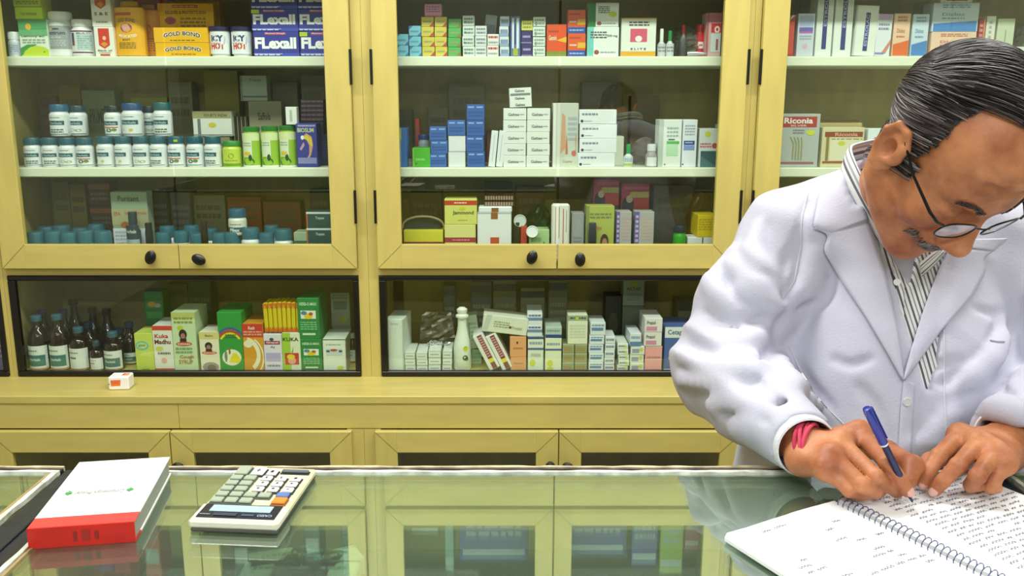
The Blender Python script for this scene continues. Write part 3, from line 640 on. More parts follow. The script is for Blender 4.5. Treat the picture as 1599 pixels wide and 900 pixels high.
carton('W', 271, 308, 488, 'c8dcb4', [('r', 0, .9, 1, 1, 'b8c070'), ('l', .1, .8, .9, .93, 2, '8a9440'), ('c', .35, .74, .12, .04, 'b8cc2c')]+FACE(.45, .6, 1)+[('l', .1, .3, .8, .42, 2, '7c9c74'), ('t', 'Cough', .25, .21, .85, .28, 'b06c40'), ('t', 'SYRUP', .2, .13, .8, .2, 'b06c40')], 'tall pale green cough syrup carton with a portrait', dep=.13, **Wk)
carton('W', 312, 344, 519, 'e8e2cc', [('r', 0, .82, 1, 1, 'd8cc88'), ('t', 'Balm', .3, .88, .7, .94, '6a5c30')]+FACE(.45, .62, 1.1)+[('c', .5, .12, .4, .12, '9c9490'), ('c', .55, .1, .22, .08, '7a6a68')], 'cream carton with a portrait between the cough syrup and rainbow cartons', dep=.1, **Wk)
def arcp(cx, cy, r0, r1, a0, a1, asp, n=14):
    return [(cx+r1*math.cos(a0+(a1-a0)*i/n), cy+asp*r1*math.sin(a0+(a1-a0)*i/n)) for i in range(n+1)]+[(cx+r0*math.cos(a1-(a1-a0)*i/n), cy+asp*r0*math.sin(a1-(a1-a0)*i/n)) for i in range(n+1)]
carton('W', 342, 380, 488, '1f9440', [('p', arcp(.5, .5, .52, .6, .6, 2.5, .42), '3c50b0'), ('p', arcp(.5, .48, .46, .54, .55, 2.6, .42), 'c8322c'), ('p', arcp(.5, .46, .4, .48, .5, 2.64, .42), 'e8d43a'), ('l', .3, .56, .75, .64, 2, '186c30'), ('c', .52, .24, .4, .14, 'e6e8d0'), ('p', [(.4, .16), (.55, .3), (.7, .32), (.9, .2), (.8, .14)], 'e6d42c'), ('c', .28, .26, .06, .1, '6c8480'), ('c', .44, .34, .04, .05, 'b05030')], 'green carton with a rainbow arc and yellow fruit picture', dep=.14, **Wk)
carton('W', 380, 412, 506, 'd6962c', [('r', 0, .72, 1, 1, 'c8302c'), ('t', 'Kesh', .3, .88, .62, .95, 'f0e0d8'), ('l', .05, .75, .95, .86, 2, 'd8a890'), ('p', arcp(.1, .35, .55, .75, -1, 1.4, .5), 'ece4c8'), ('p', arcp(.1, .3, .85, .92, -1.2, 1.0, .5), 'ece4c8'), ('c', .25, .58, .22, .08, 'e8e0c4')], 'red and orange carton with a cream swirl', dep=.13, **Wk)
_, z1 = carton('W', 412, 441, 522, 'dcd8e8', [('r', .05, .72, .9, .82, '9c2c50'), ('t', 'Gopal', .15, .74, .8, .8, 'f0e8ee'), ('c', .45, .86, .12, .04, '1c4c6c'), ('t', 'Aj', .35, .62, .6, .68, '50586c'), ('r', .1, .28, .9, .5, 'b4a8dc'), ('l', .15, .12, .85, .2, 1, '9088a8')], 'pale lilac carton under the orange packets', dep=.12, **Wk)
_, z2 = carton('W', 441, 470, 520, 'dfe2cc', [('r', 0, 0, .45, 1, '9cc83c'), ('t', 'KUKA', .04, .78, .9, .88, '2c3424', 0, .03), ('p', [(.5, .48), (.62, .66), (.56, .5)], '2c4c24'), ('r', .12, .18, .88, .48, 'c03434'), ('c', .5, .28, .22, .09, 'e49c94'), ('c', .45, .38, .22, .07, 'e6cc34')], 'green and cream carton with a red square under the orange packets', dep=.12, **Wk)
zz = max(z1, z2)
for i in range(8):
    x = at(413+i*7, 490, 2.83).x; hh = at(0, 471, 2.83).z-zz-.003-.002*abs(i-4)*.5
    b = MB(); b.cbox(0, .0125, 0, .075, 0, hh, 'e6c81c', .002); art(b, S_front(.0125, hh), [], 0)
    S = lambda u, v, off: (u*.0125, -off, v*hh)
    art(b, S, [('r', 0, .82, 1, 1, 'd8701c'), ('r', 0, 0, 1, .16, 'd8601c'), ('r', .4, .1, .6, .9, 'b8cc2c'), ('r', 0, 0, .08, 1, 'b8801c')])
    o = b.build('ointment_packet', loc=(x, 2.824, zz+.0012), rot=(0, .008*(i-4), 0)); tag(o, 'upright yellow and orange packet, %s from left of the row of eight' % ORD[i], 'packet', 'yellow and orange packets standing on cartons')
HX = [('t', 'HERB-O-MAX', .1, .82, .9, .9, 'c8e4cc'), ('r', .15, .5, .85, .7, 'dfe8e0'), ('c', .5, .56, .2, .07, 'e0c42c'), ('c', .3, .64, .14, .05, '4c7ca0'), ('c', .62, .62, .1, .04, 'b84c30'), ('l', .12, .22, .88, .44, 4, '7cc08c'), ('r', .2, .1, .8, .15, 'cfe4d0')]
_, z = carton('W', 469, 503, 530, '168040', HX, 'dark green honey carton, lower of two', dep=.13, **Wk)
_, z = carton('W', 467, 501, 466, '168040', HX, 'dark green honey carton, upper of two', dep=.13, z0=z+.0004, **Wk)
carton('W', 504, 540, 530, 'dfe4da', [('r', .0, .97, 1, 1, '3c6c58'), ('l', .15, .8, .8, .86, 1, '9aa89c'), ('r', .15, .5, .85, .7, 'c0d0d0'), ('c', .48, .66, .16, .04, 'b8483c'), ('r', .15, .6, .3, .66, '2c4c8c'), ('r', .7, .6, .85, .66, '2c4c8c'), ('c', .75, .12, .14, .06, 'c8d43c')], 'white carton with a green edge at the right end of the left window', dep=.13, **Wk)
_, z = carton('W', 520, 550, 510, '90988c', [], 'grey carton under the pale one at the right end of the left window', dep=.06, Y=2.995, **Wk)
carton('W', 519, 549, 457, 'a0a894', [('l', .1, .8, .9, .95, 2, '6c7464'), ('r', .15, .5, .85, .75, '788078'), ('c', .65, .2, .2, .1, 'b8b450')], 'pale grey green carton raised at the back right of the left window', z0=z+.0005, Y=2.995, dep=.06, **Wk)
amber(551, 16, 520, 545, 's', 'narrow bottle squeezed against the right end of the left window', Y=2.93, capc='b8bcb8')
_, z = carton('W', 231, 260, 508, '28703c', [], 'green carton under the tall green one behind the yellow carton', Y=2.985, dep=.06, **Wk)
carton('W', 231, 261, 455, '1f7c3c', [('r', .1, .5, .9, .7, '4c8c5c'), ('c', .4, .62, .2, .08, 'd0a040'), ('c', .7, .58, .16, .06, 'b8a8b0'), ('r', .1, .2, .9, .4, '3c9c54')], 'dark green honey carton standing behind the yellow carton', z0=z+.0005, Y=2.985, dep=.06, **Wk)
carton('W', 300, 336, 440, '2c4c2c', [('l', .1, .2, .9, .8, 5, '50683c')], 'dim green carton at the back behind the tall cough syrup carton', Y=3.05, **Wk)
carton('W', 266, 300, 444, '4c5c3c', [('c', .5, .5, .3, .1, '8c6c34')], 'dim olive carton at the back left of the green one', Y=3.055, **Wk)
b = MB(); b.cbox(-.031, .031, 0, .05, 0, .042, mat('f1f0ee', .4), .003)
art(b, S_front(.062, .042), [('p', [(.12, .3), (.12, .75), (.62, .78), (.58, .32)], 'e87828'), ('r', .12, .55, .5, .72, 'cc3a1c'), ('l', .14, .6, .5, .68, 1, 'f0c0a0'), ('r', .02, .4, .06, .5, '302020')])
art(b, lambda u, v, off: (-.031+u*.062, v*.05, .042+off), [('r', .6, .35, .9, .8, 'e8a060'), ('r', .6, .35, .68, .8, 'd05a30')])
o = b.build('medicine_carton', loc=(at(185, 600, 2.66).x, 2.66, Z_BASE+.0002), rot=(0, 0, .06)); tag(o, 'small white and orange carton alone on the yellow ledge', 'carton')

carton('W', -24, 7, 478, '5c4a8c', [('r', 0, .75, 1, 1, '3c7c4c'), ('l', .1, .2, .9, .6, 5, 'a89cc8')], 'purple and green carton in the far left bay at the picture edge', dep=.1, **Wk)
carton('C', -40, -2, 330, '7c6c4c', [('l', .1, .2, .9, .6, 5, 'a89c78')], 'tan carton inside the far left bay', dep=.1)
# ---- middle bay, top shelf
CR = lambda c: [('p', [(1, 0), (1, .55), (.6, 0)], c), ('l', .15, .35, .8, .65, 1, 'a8a080')]
LB = [('p', [(0, 1), (0, .6), (.35, 1)], '3c70b0'), ('l', .15, .3, .8, .6, 1, '5c98b8'), ('p', [(1, 0), (1, .4), (.7, 0)], '3c70b0')]
TX = lambda c, n=2: [('l', .12, .15, .9, .85, n, c)]
stack('A', 618, 638, 53, 2, '7cc4dc', LB, 'light blue small carton', 'at the far left end')
stack('A', 638.5, 658, 40, 3, '7cc4dc', LB, 'light blue small carton', 'next to the yellow ones')
zy = stack('A', 658, 678, 26, 4, 'd8c850', CR('b84c3c'), 'yellow small carton with red corner', 'beside the blue ones')
stack('A', 678.5, 698, 26, 4, 'd8c850', CR('b84c3c'), 'yellow small carton with red corner', 'beside the green ones')
carton('A', 663, 690, 6, 'dc90b8', [('l', .1, .3, .9, .85, 3, 'a05c8c'), ('r', 0, .02, 1, .1, 'c86c84')], 'pink carton lying on top of the yellow small cartons', z0=zy+.0006, yref=40)
stack('A', 699.5, 720, 29, 4, '58b058', CR('8c7c3c'), 'green small carton', 'beside the yellow ones')
stack('A', 722, 741, 24, 4, 'dfe6e2', [('c', .2, .35, .1, .12, '2c6c4c')]+TX('6c8c80'), 'white small carton with green dot', 'right of the green ones')
stack('A', 741.5, 760, 40, 3, 'dde2e4', TX('7c8894'), 'white small carton with grey print', 'right of the green dotted ones')
carton('A', 752, 771, 24, 'b8bec4', TX('8c949c'), 'grey carton tipped on edge at the back of the top shelf', Y=2.94, tilt=.1, yref=40)
stack('A', 760.5, 779, 53, 2, 'e8e6e2', [('l', .1, .55, .9, .9, 1, 'c0302c'), ('l', .1, .1, .9, .4, 1, '9c9ca0')], 'white small carton with red print', 'right of the grey print ones')
stack('A', 780, 795, 25, 4, 'dbe2ea', [('r', 0, 0, 1, .3, '94a8cc')]+TX('7088b0', 1), 'white and blue small carton', 'beside the blue thermometer carton')
carton('A', 797, 813, 25, '4c6cac', [('r', .15, .2, .35, .95, 'dfe6f0'), ('r', .6, .2, .85, .95, 'dfe6f0'), ('r', .4, .3, .55, .8, '20346c'), ('r', .25, .02, .75, .2, 'a8b030')], 'tall blue carton with white vertical stripes on the top shelf', yref=40)
zz_ = stack('A', 814, 831, 48, 2, '38286c', [('l', .15, .4, .85, .7, 1, 'b0a8dc'), ('r', 0, .02, 1, .12, '8c84b8')], 'dark purple small carton', 'under the yellow one')
carton('A', 814, 832, 32, 'd8d468', TX('8c8c3c'), 'pale yellow small carton on top of the purple ones', z0=zz_+.0006, yref=40)
stack('A', 832, 852, 26, 4, 'e2e8e0', [('r', .2, .1, .27, .5, '305c50'), ('r', 0, 0, 1, .06, '5c8c78')]+TX('90a89c', 2), 'white small carton with teal lines', 'left of the orange carton')
carton('A', 853.5, 885, 38, 'e0501c', [('r', 0, 0, 1, .16, '7c8c34'), ('t', 'Gemini', .1, .5, .5, .66, 'f4d8c4'), ('l', .1, .72, .6, .84, 1, 'b83c14'), ('p', [(.5, .5), (1, .42), (1, .62)], 'e8b42c')], 'orange carton with a green bottom strip on the top shelf', yref=50)
stack('A', 886.5, 915, 15, 2, 'e25a24', [('r', 0, 0, 1, .26, '2850a8'), ('l', .1, .08, .9, .18, 1, 'a8bce0'), ('r', .55, .36, 1, .6, 'e8b42c'), ('l', .1, .42, .5, .56, 1, 'f4d8c4'), ('l', .1, .75, .7, .88, 1, 'b83c14')], 'orange and blue carton', 'right of the single orange carton', jig=1.2)
CRE = [('l', .1, .6, .62, .86, 3, '50585c'), ('c', .16, .16, .09, .09, '9c4c38'), ('l', .3, .12, .85, .2, 1, '9ca4a8')]
_, z = carton('A', 917, 967, 42, 'e6ebe8', [('r', 0, 0, .2, 1, '74c8c0'), ('t', '500 mg', .62, .64, .95, .74, '40484c')]+CRE[:1]+[('c', .3, .14, .08, .08, '9c4c38'), ('l', .42, .1, .9, .18, 1, '9ca4a8')], 'white carton with turquoise side, lower of two', yref=50)
carton('A', 918, 966, 4, 'e6ebe8', [('r', 0, 0, .24, 1, '1c7c34'), ('c', .8, .52, .13, .12, 'ccd42c'), ('l', .32, .55, .7, .86, 4, '50585c'), ('c', .36, .14, .08, .08, '9c4c38'), ('l', .46, .1, .9, .18, 1, '9ca4a8')], 'white carton with green side and yellow dot, upper of two', z0=z+.0005, yref=50)
carton('A', 970, 1025, 28, 'e6e8e0', [('r', 0, 0, 1, .13, 'e0a830'), ('r', 0, .97, 1, 1, 'e0a830'), ('l', .22, .78, .8, .92, 2, '50504c'), ('r', .26, .38, .74, .72, 'd85878'), ('c', .5, .46, .1, .08, 'f0e8e8'), ('t', 'E L I T E', .28, .17, .72, .22, '403c3c')], 'square white carton with pink picture and yellow base', yref=50)
drp = lambda r, h: [(r*.95, 0), (r, .002), (r, h*.75), (r*.5, h*.95), (r*.4, h)]
jar('A', 1033, 13, 45, 64, 'small eye drop bottle with a white cap on the top shelf', 'c8ccd0', 'eceee8', [('l', .1, .2, .9, .8, 2, '7c8490')], prof=drp, name='dropper_bottle', cat='bottle', ribs=False)
jar('A', 1046, 13, 48, 64, 'small eye drop bottle with a green cap on the top shelf', 'ccd0d4', '1c8c4c', [('l', .1, .2, .9, .8, 2, '7c8490')], prof=drp, name='dropper_bottle', cat='bottle', ribs=False)
jar('A', 1067, 14, 39, 52, 'small bottle with red cap lying in the clear bag pile', '4c4c4c', 'c8242c', None, prof=drp, name='dropper_bottle', cat='bottle', ribs=False, Y=2.89)
jar('A', 1093, 16, 39, 48, 'red bottle with a small white label near the right end', 'cc2430', 'c82430', [('r', .25, .3, .75, .65, 'ecd8d8'), ('l', .35, .4, .65, .55, 1, 'a02c30')], name='dropper_bottle', cat='bottle', ribs=False, Y=2.9)
def foil(cx, cy, w, h, Y, col, label, f='A', name='plastic_bag', cat='bag', seed=1, alpha=.35, dep=.05, lift=0):
    """crumpled bag: noisy closed lump"""
    r = random.Random(seed); b = MB(); X = at(cx, cy, Y).x; W = at(cx+w, cy, Y).x-X; z0 = FL[f]+.0004+lift; H = at(0, cy, Y).z-z0
    n, k = 22, 12; vs = []; fs = []
    for i in range(k+1):
        v = i/k; rad = math.sin(PI*min(1, .12+v*.88))**.5 if i < k else .05
        for j in range(n):
            a = 2*PI*j/n; q = rad*(1+r.uniform(-.16, .16))
            vs.append((W*q*math.cos(a), dep*q*math.sin(a), H*v*(1+r.uniform(-.03, .03) if 0 < i < k else 1)))
    for i in range(k):
        for j in range(n):
            fs.append((i*n+j, i*n+(j+1) % n, (i+1)*n+(j+1) % n, (i+1)*n+j))
    fs.append(tuple(range(n-1, -1, -1))); fs.append(tuple(k*n+j for j in range(n)))
    key = 'film_%s_%s' % (col, alpha)
    m = MATS.get(key)
    if not m:
        m = bpy.data.materials.new(key); m.use_nodes = True; p = m.node_tree.nodes['Principled BSDF']
        p.inputs['Base Color'].default_value = (*rgb(col), 1); p.inputs['Roughness'].default_value = .15; p.inputs['Alpha'].default_value = alpha; MATS[key] = m
    b.add(vs, fs, m); o = b.build(name, loc=(X, Y, z0)); tag(o, label, cat); return o
foil(1075, 42, 24, 0, 2.925, '7c7c70', 'crumpled clear bag holding red capped bottles on the top shelf', seed=3, alpha=.5, dep=.045)
b = MB(); b.tube([(0, 0, .008), (.02, 0, .009), (.055, 0, .008), (.06, 0, .008)], [.0075, .008, .004, .002], mat('b8bcc0', .25, .6), 12)
o = b.build('ointment_tube', loc=(at(1074, 75, 2.862).x, 2.865, S1+.0006), rot=(0, .0, -.15), smooth=True); tag(o, 'silver ointment tube lying in front of the clear bag', 'tube')
carton('A', 1103, 1127, 20, 'd8b0b0', [('r', 0, .78, 1, 1, 'c87078'), ('r', .3, .55, 1, .76, 'cc2c34'), ('c', .7, .62, .18, .08, 'f0e0e0'), ('c', .7, .62, .08, .04, 'cc2c34'), ('r', .3, .1, .95, .52, 'd4dce0'), ('r', .65, .14, .8, .4, 'a85c5c'), ('r', 0, 0, .12, 1, 'b8545c')], 'white and red carton with a ring emblem at the right end', yref=50)

# ---- middle bay, middle shelf
BL = [('r', .08, .78, .42, .88, '94aee4'), ('r', .56, .78, .92, .88, '94aee4'), ('l', .1, .2, .9, .6, 2, '2e529c')]
carton('B', 621, 636, 200, '3068b4', [('r', 0, .7, .4, 1, 'a8b83c'), ('r', .1, .05, .35, .7, '6c98cc')], 'narrow blue carton with lime corner at the left end', Y=2.862, yref=230)
_, zg = carton('B', 644, 672, 231, '4cb42c', [('r', 0, 0, .07, 1, '8cc43c'), ('l', .15, .3, .7, .5, 1, '8cd86c'), ('r', .15, .15, .25, .22, '2c7c1c')], 'bright green carton in front of the blue capped bottle', yref=240)
jar('B', 662, 19, 210, 218, 'clear bottle with a blue cap behind the green carton', 'a8acb8', '28407c', [('l', .1, .2, .9, .7, 3, '7c8090')], Y=2.94, name='pill_bottle', cat='bottle')
back('B', 648, 655, 186, 'a82c28', 'narrow red carton behind the green carton', Y=2.97)
jar('B', 640, 12, 248, 252, 'small round pot beside the bright green carton', '9c9c94', '8c8c88', None, Y=2.90, name='ointment_pot', ribs=False)
stack('B', 671, 698, 198, 3, '3a68b4', BL, 'mid blue carton with pale print', 'nearest the green carton', jig=1.5)
zw = stack('B', 700, 727, 212, 2, 'e4e6ea', [('r', 0, .96, 1, 1, 'c4c8d0')], 'plain white carton', 'under the single blue carton', jig=.5)
carton('B', 699, 727, 188, '3a68b4', BL, 'mid blue carton on top of the two plain white ones', z0=zw+.0005, yref=240)
stack('B', 728, 756, 163, 4, '3260b0', BL, 'mid blue carton with pale print', 'in the tallest blue column', jig=.8)
for x, lb in ((762, 'nearer the blue cartons'), (774, 'nearer the white stack')):
    carton('B', x, x+11, 205, 'e6eaec', [('r', .45, .15, .55, .9, 'c0c8d0')], 'thin white carton leaning upright, the one '+lb, tilt=.1, rz=0, yref=235, group='two thin leaning white cartons')
GC = [('t', 'Galtex', .2, .35, .7, .6, '404c50'), ('l', .72, .4, .9, .55, 1, '90989c')]
stack('B', 785.5, 822, 169, 5, 'e6e8e6', GC, 'white carton with small dark word', 'in the left column', jig=.7)
zt_ = stack('B', 822.5, 859, 169, 5, 'e6e8e6', GC, 'white carton with small dark word', 'in the right column', jig=.7)
carton('B', 796, 831, 138, 'e6e8e6', [('r', .05, .6, .95, .72, '7c8484'), ('t', 'Galtex', .25, .78, .7, .92, '404c50'), ('t', 'Galtex', .25, .4, .7, .53, '404c50'), ('t', 'Galtex', .25, .06, .7, .2, '404c50')], 'white carton topmost on the two white columns', z0=zt_+.0012, tilt=-.05, yref=160)
carton('B', 863, 903, 161, 'c6cabe', [('r', .0, 0, .12, 1, 'dfe4dc'), ('p', [(.3, .2), (.35, .85), (.48, .8), (.52, .3)], 'cc9c7c'), ('p', [(.5, .2), (.55, .55), (.6, .2)], 'c07048'), ('l', .6, .4, .95, .8, 5, 'a8b0c0'), ('c', .84, .22, .1, .045, 'c85c34'), ('r', .12, 0, 1, .16, 'ccd4c4'), ('t', 'Cosmo', .4, .07, .78, .11, 'a0705c'), ('r', .9, .22, .93, .5, 'c09474')], 'tall grey carton with an orange figure right of the white columns', yref=220)
stack('B', 904, 963, 171, 4, 'e6eaee', [('l', .08, .55, .5, .8, 1, '8088a0'), ('c', .08, .2, .04, .1, '303438'), ('l', .14, .15, .36, .25, 1, '9ca4a8')], 'wide white carton with black dot', 'right of the tall grey carton', jig=1.5)
carton('B', 958, 974, 213, 'dcdccc', [], 'cream carton peeping out behind the wide white cartons', Y=2.93, yref=240)
jar('B', 981, 15, 225, 240, 'small bottle with a bright green cap right of the wide cartons', 'd0dce0', '1c9c4c', [('r', 0, .0, 1, .25, 'b0bc3c'), ('l', .1, .4, .9, .8, 2, '7c9ca0')], prof=drp, name='dropper_bottle', cat='bottle', ribs=False)
jar('B', 1017, 19, 225, 236, 'small clear bottle with white cap and blank white label in the bag', 'a49c9c', 'd8dae0', [('r', .1, .1, .9, .9, 'e0e4e8')], prof=lambda r, h: [(r*.95, 0), (r, .002), (r, h*.7), (r*.7, h*.92), (r*.66, h)], name='pill_bottle', cat='bottle', ribs=False, labz=(0, .7))
foil(1008, 214, 22, 0, 2.975, '8c8484', 'clear crinkled bag arching over the small bottle on the middle shelf', f='B', seed=5, alpha=.45, dep=.04)
carton('B', 1028, 1064, 187, 'e2e8e4', [('r', 0, 0, .2, 1, 'b8c4bc'), ('l', .35, .62, .85, .86, 3, '9cacac'), ('r', .35, .49, .9, .55, '50b04c'), ('r', .35, .24, .85, .49, 'b8dcb8'), ('r', .42, .57, .7, .6, '2c7c3c'), ('c', .3, .06, .04, .015, 'c84c4c')], 'tall white carton with a green band', yref=230)
carton('B', 1065, 1088, 187, 'dfe4ee', [('l', .15, .66, .85, .9, 4, '9ca4b4'), ('r', .1, .47, .85, .56, '30489c'), ('l', .2, .5, .7, .54, 1, 'b8c4e4'), ('r', .1, .36, .85, .46, '7c94cc'), ('c', .08, .06, .06, .015, '303438')], 'tall white carton with a dark blue band', yref=230)
carton('B', 1091, 1121, 201, 'd2d8d6', [('r', .1, .0, 1, .42, '305860'), ('p', [(.1, .0), (1, 0), (.1, .3)], '4c747c'), ('c', .45, .86, .16, .07, 'c8d02c'), ('l', .05, .5, .65, .64, 2, 'c8586c'), ('c', .82, .56, .14, .07, 'c0442c')], 'carton with a dark teal picture and yellow dot at the right end', yref=235)
b = MB(); b.lathe([(.0075, 0), (.0075, .13), (.006, .131)], 14, mat('8c8c80', .3)); o = b.build('rolled_sheet', loc=(at(1120, 200, 2.95).x, 2.95, S2+.0004), smooth=True); tag(o, 'grey rolled sheet standing behind the teal picture carton', 'roll')
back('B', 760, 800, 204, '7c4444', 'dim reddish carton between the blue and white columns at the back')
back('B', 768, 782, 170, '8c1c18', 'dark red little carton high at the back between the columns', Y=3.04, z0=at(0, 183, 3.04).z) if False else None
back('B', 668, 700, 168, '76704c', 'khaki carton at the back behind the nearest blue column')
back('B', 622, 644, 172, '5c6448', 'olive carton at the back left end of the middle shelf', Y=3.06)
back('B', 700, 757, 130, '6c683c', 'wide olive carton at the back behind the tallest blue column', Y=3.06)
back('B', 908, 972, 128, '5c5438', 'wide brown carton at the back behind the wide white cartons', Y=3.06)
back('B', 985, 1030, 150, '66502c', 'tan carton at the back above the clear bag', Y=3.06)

# ---- middle bay, bottom of the upper case
_, z = carton('C', 630, 692, 360, 'd4cc3c', [('r', 0, .35, 1, .62, '8c2434'), ('l', .3, .4, .8, .55, 1, 'd8a0a0')], 'flat yellow and maroon carton under a clear bag at the left', yref=370)
b = MB()
def arch(): return [(.068*math.cos(PI*k/16), 0, .042*math.sin(PI*k/16)**.7) for k in range(17)]
b.tube(arch(), [.002]+[.0035]*15+[.002], mat('9c9070', .2), 8); b.box(-.06, .055, .01, .05, 0, .028, '1c2c34')
o = b.build('plastic_bag', loc=(at(662, 360, 2.9).x, 2.875, z+.0006)); tag(o, 'dark blister bag with a clear rim on the flat yellow carton', 'bag')
b = MB(); b.lathe([(.019, 0), (.019, .03), (.016, .038), (.01, .043), (.003, .045)], 20, mat('dde2e8', .3)); b.lathe([(.003, .045), (.002, .052)], 10, mat('50586c'))
o = b.build('plastic_dome', loc=(at(651, 378, 2.83).x, 2.851, FLOOR_UP+.0004+.0), smooth=True); o.location.y = 2.8500-.010+.0; tag(o, 'white domed cap in front of the flat yellow carton', 'cap')
YM = [('r', 0, .86, 1, 1, 'b8a830'), ('r', 0, .62, 1, .84, 'c03424')]
_, z = carton('C', 694, 743, 351, 'dcd88c', [('r', 0, .5, 1, .64, 'a02c44'), ('l', .25, .54, .8, .6, 1, 'd890a0')], 'cream carton with a maroon band, lower of the yellow pair', yref=365, dep=.08)
carton('C', 694, 745, 311, 'd6d670', [('r', 0, .76, 1, .94, 'c03424'), ('l', .3, .8, .7, .9, 1, 'f0c8b0'), ('c', .55, .62, .1, .06, 'ccc82c'), ('t', 'Jammond', .25, .36, .9, .54, '3c4434'), ('l', .4, .14, .7, .2, 1, 'a8a868')], 'yellow carton with red band and script, upper of the yellow pair', z0=z+.0006, yref=340, dep=.08)
b = MB(); w_, h_ = at(799, 365, YF0).x-at(746, 365, YF0).x, at(0, 332, YF0).z-FLOOR_UP
b.cbox(-w_/2, w_/2, 0, .08, 0, h_, 'e6e8ee', .002); b.cbox(-w_/2+.004, w_/2+.002, .004, .08, h_, h_+.017, 'e6e8ee', .003)
art(b, S_front(w_, h_), [('r', .38, 0, .64, .48, 'bc4c2c'), ('r', 0, .97, 1, 1, 'b0b4c0'), ('r', .4, .86, .6, 1, '8c5828')]); b.box(-w_*.08, w_*.12, .002, .004, h_, h_+.014, '8c5028')
o = b.build('lidded_box', loc=(at(772, 365, YF0).x, YF0, FLOOR_UP+.0004)); tag(o, 'white lidded box with an orange square and brown tape', 'box')
for i in range(2):
    b = MB(); z = at(0, 323, 2.9).z+.003+.019*i
    b.box(-.045, .05, 0, .06, 0, .016, '2c2424')
    for k in range(11): b.cbox(-.042+k*.0083, -.036+k*.0083, -.003, 0, .002, .014, 'a08074', .001)
    o = b.build('blister_pack', loc=(at(778, 320, 2.9).x, 2.885, z)); tag(o, 'dark blister pack bundle, %s of two on the white lidded box' % ['lower', 'upper'][i], 'blister pack', 'blister packs on the lidded box')
carton('C', 803, 824, 352, '2c2820', [], 'dark carton behind the round lids', Y=2.91, yref=365)
jar('C', 808, 12, 347, 354, 'small black bottle right of the white lidded box', '181c18', '202820', None, name='medicine_bottle', cat='bottle', ribs=False, Y=2.868)
carton('C', 813, 823, 353, 'c03a34', [], 'narrow red carton right of the small black bottle', yref=365, dep=.03)
def disc(cx, cy, r, Y, label, col='e0e4e6'):
    b = MB(); b.lathe([(r*.96, 0), (r, .002), (r, .006), (r*.9, .008), (r*.86, .006), (0.001, .006)], 24, mat(col, .3))
    o = b.build('plastic_disc', smooth=True); P = at(cx, cy, Y); o.location = P; o.rotation_euler = (PI/2-.1, 0, 0); tag(o, label, 'lid'); return o
disc(812, 345, .0205, 2.866, 'grey white round lid standing beside the lidded box', 'c4ccca')
disc(831, 362, .0195, 2.846, 'bright white round lid leaning before the pale green carton', 'eceef2')
carton('C', 826, 858, 359, 'a8c890', [('r', .7, .05, .78, .6, '3c8c4c'), ('l', .1, .3, .6, .8, 2, '80a070')], 'pale green carton behind the bright round lid', yref=370)
foil(842, 318, 22, 0, 2.985, '1c4428', 'dark green crumpled bag behind the pale green carton', f='C', seed=9, alpha=.92, dep=.04)
b = MB(); w_, h_ = at(889, 365, YF0).x-at(861, 365, YF0).x, at(0, 319, YF0).z-FLOOR_UP
b.cbox(-w_/2, w_/2, 0, .03, 0, h_, 'e4e2dc', .005)
art(b, S_front(w_, h_), [('r', .2, .3, .24, .95, 'a89c90'), ('r', .4, .4, .44, .95, '8c8078'), ('r', .62, .2, .68, .92, 'b87c70'), ('r', .8, .5, .84, .9, 'a89c90'), ('l', .1, .05, .9, .3, 3, 'bcb8b0')])
o = b.build('medicine_packet', loc=(at(875, 365, YF0).x, YF0-.004, FLOOR_UP+.0004)); tag(o, 'white rounded packet with thin red and brown lines', 'packet')
carton('C', 892, 912, 333, 'a0a0a4', [('l', .2, .1, .8, .5, 5, '7c8494')], 'dim grey carton between the lined packet and the lime carton', Y=2.875, yref=365)
carton('C', 915, 959, 322, 'a8b048', [('r', 0, .0, .1, 1, '7c8c38'), ('l', .12, .76, .9, .88, 2, '70783c'), ('t', 'Pauline', .14, .56, .55, .64, 'b0643c'), ('c', .66, .34, .15, .15, '3c2418'), ('c', .67, .3, .1, .11, 'b47c5c'), ('p', [(.4, .0), (.45, .12), (.6, .2), (.75, .2), (.95, .1), (.98, 0)], 'b84830')], 'olive green carton with a printed portrait', yref=365)
jar('C', 925, 13, 348, 355, 'small black bottle in front of the olive portrait carton', '1a1c1e', '26282a', None, name='medicine_bottle', cat='bottle', ribs=False, Y=2.845)
for x0_, x1_, lb in ((962, 986, 'nearer the portrait carton'), (991, 1021, 'further right')):
    carton('C', x0_, x1_, 331, 'a8a8a4', [('r', 0, 0, .22, 1, '6c50a0'), ('l', .03, .05, .18, .95, 9, 'c8bce0'), ('l', .4, .4, .9, .9, 7, 'c4a49c')], 'grey carton with a purple side, '+lb, Y=2.866, yref=365, group='grey cartons with purple sides')
b = MB(); b.cbox(0, .09, 0, .03, 0, .01, 'c8ccd4', .003); b.tube([(-.0, -.004, .012), (.03, -.004, .016), (.07, -.004, .010), (.1, -.004, .014)], .004, mat('6c7c94', .2, .3), 8)
o = b.build('strip_pack', loc=(at(965, 375, 2.84).x, 2.835, FLOOR_UP+.022)); tag(o, 'silver strip pack lying before the purple sided cartons', 'pack')
PR = [('r', .0, .0, 1, .45, 'c03424'), ('c', .25, .25, .22, .28, '30242c'), ('c', .3, .45, .12, .14, 'c8b0a8'), ('r', .35, .5, 1, .72, 'a89c50'), ('r', .1, .8, 1, .92, 'b84c84'), ('l', .3, .5, .95, .7, 3, 'c8b87c')]
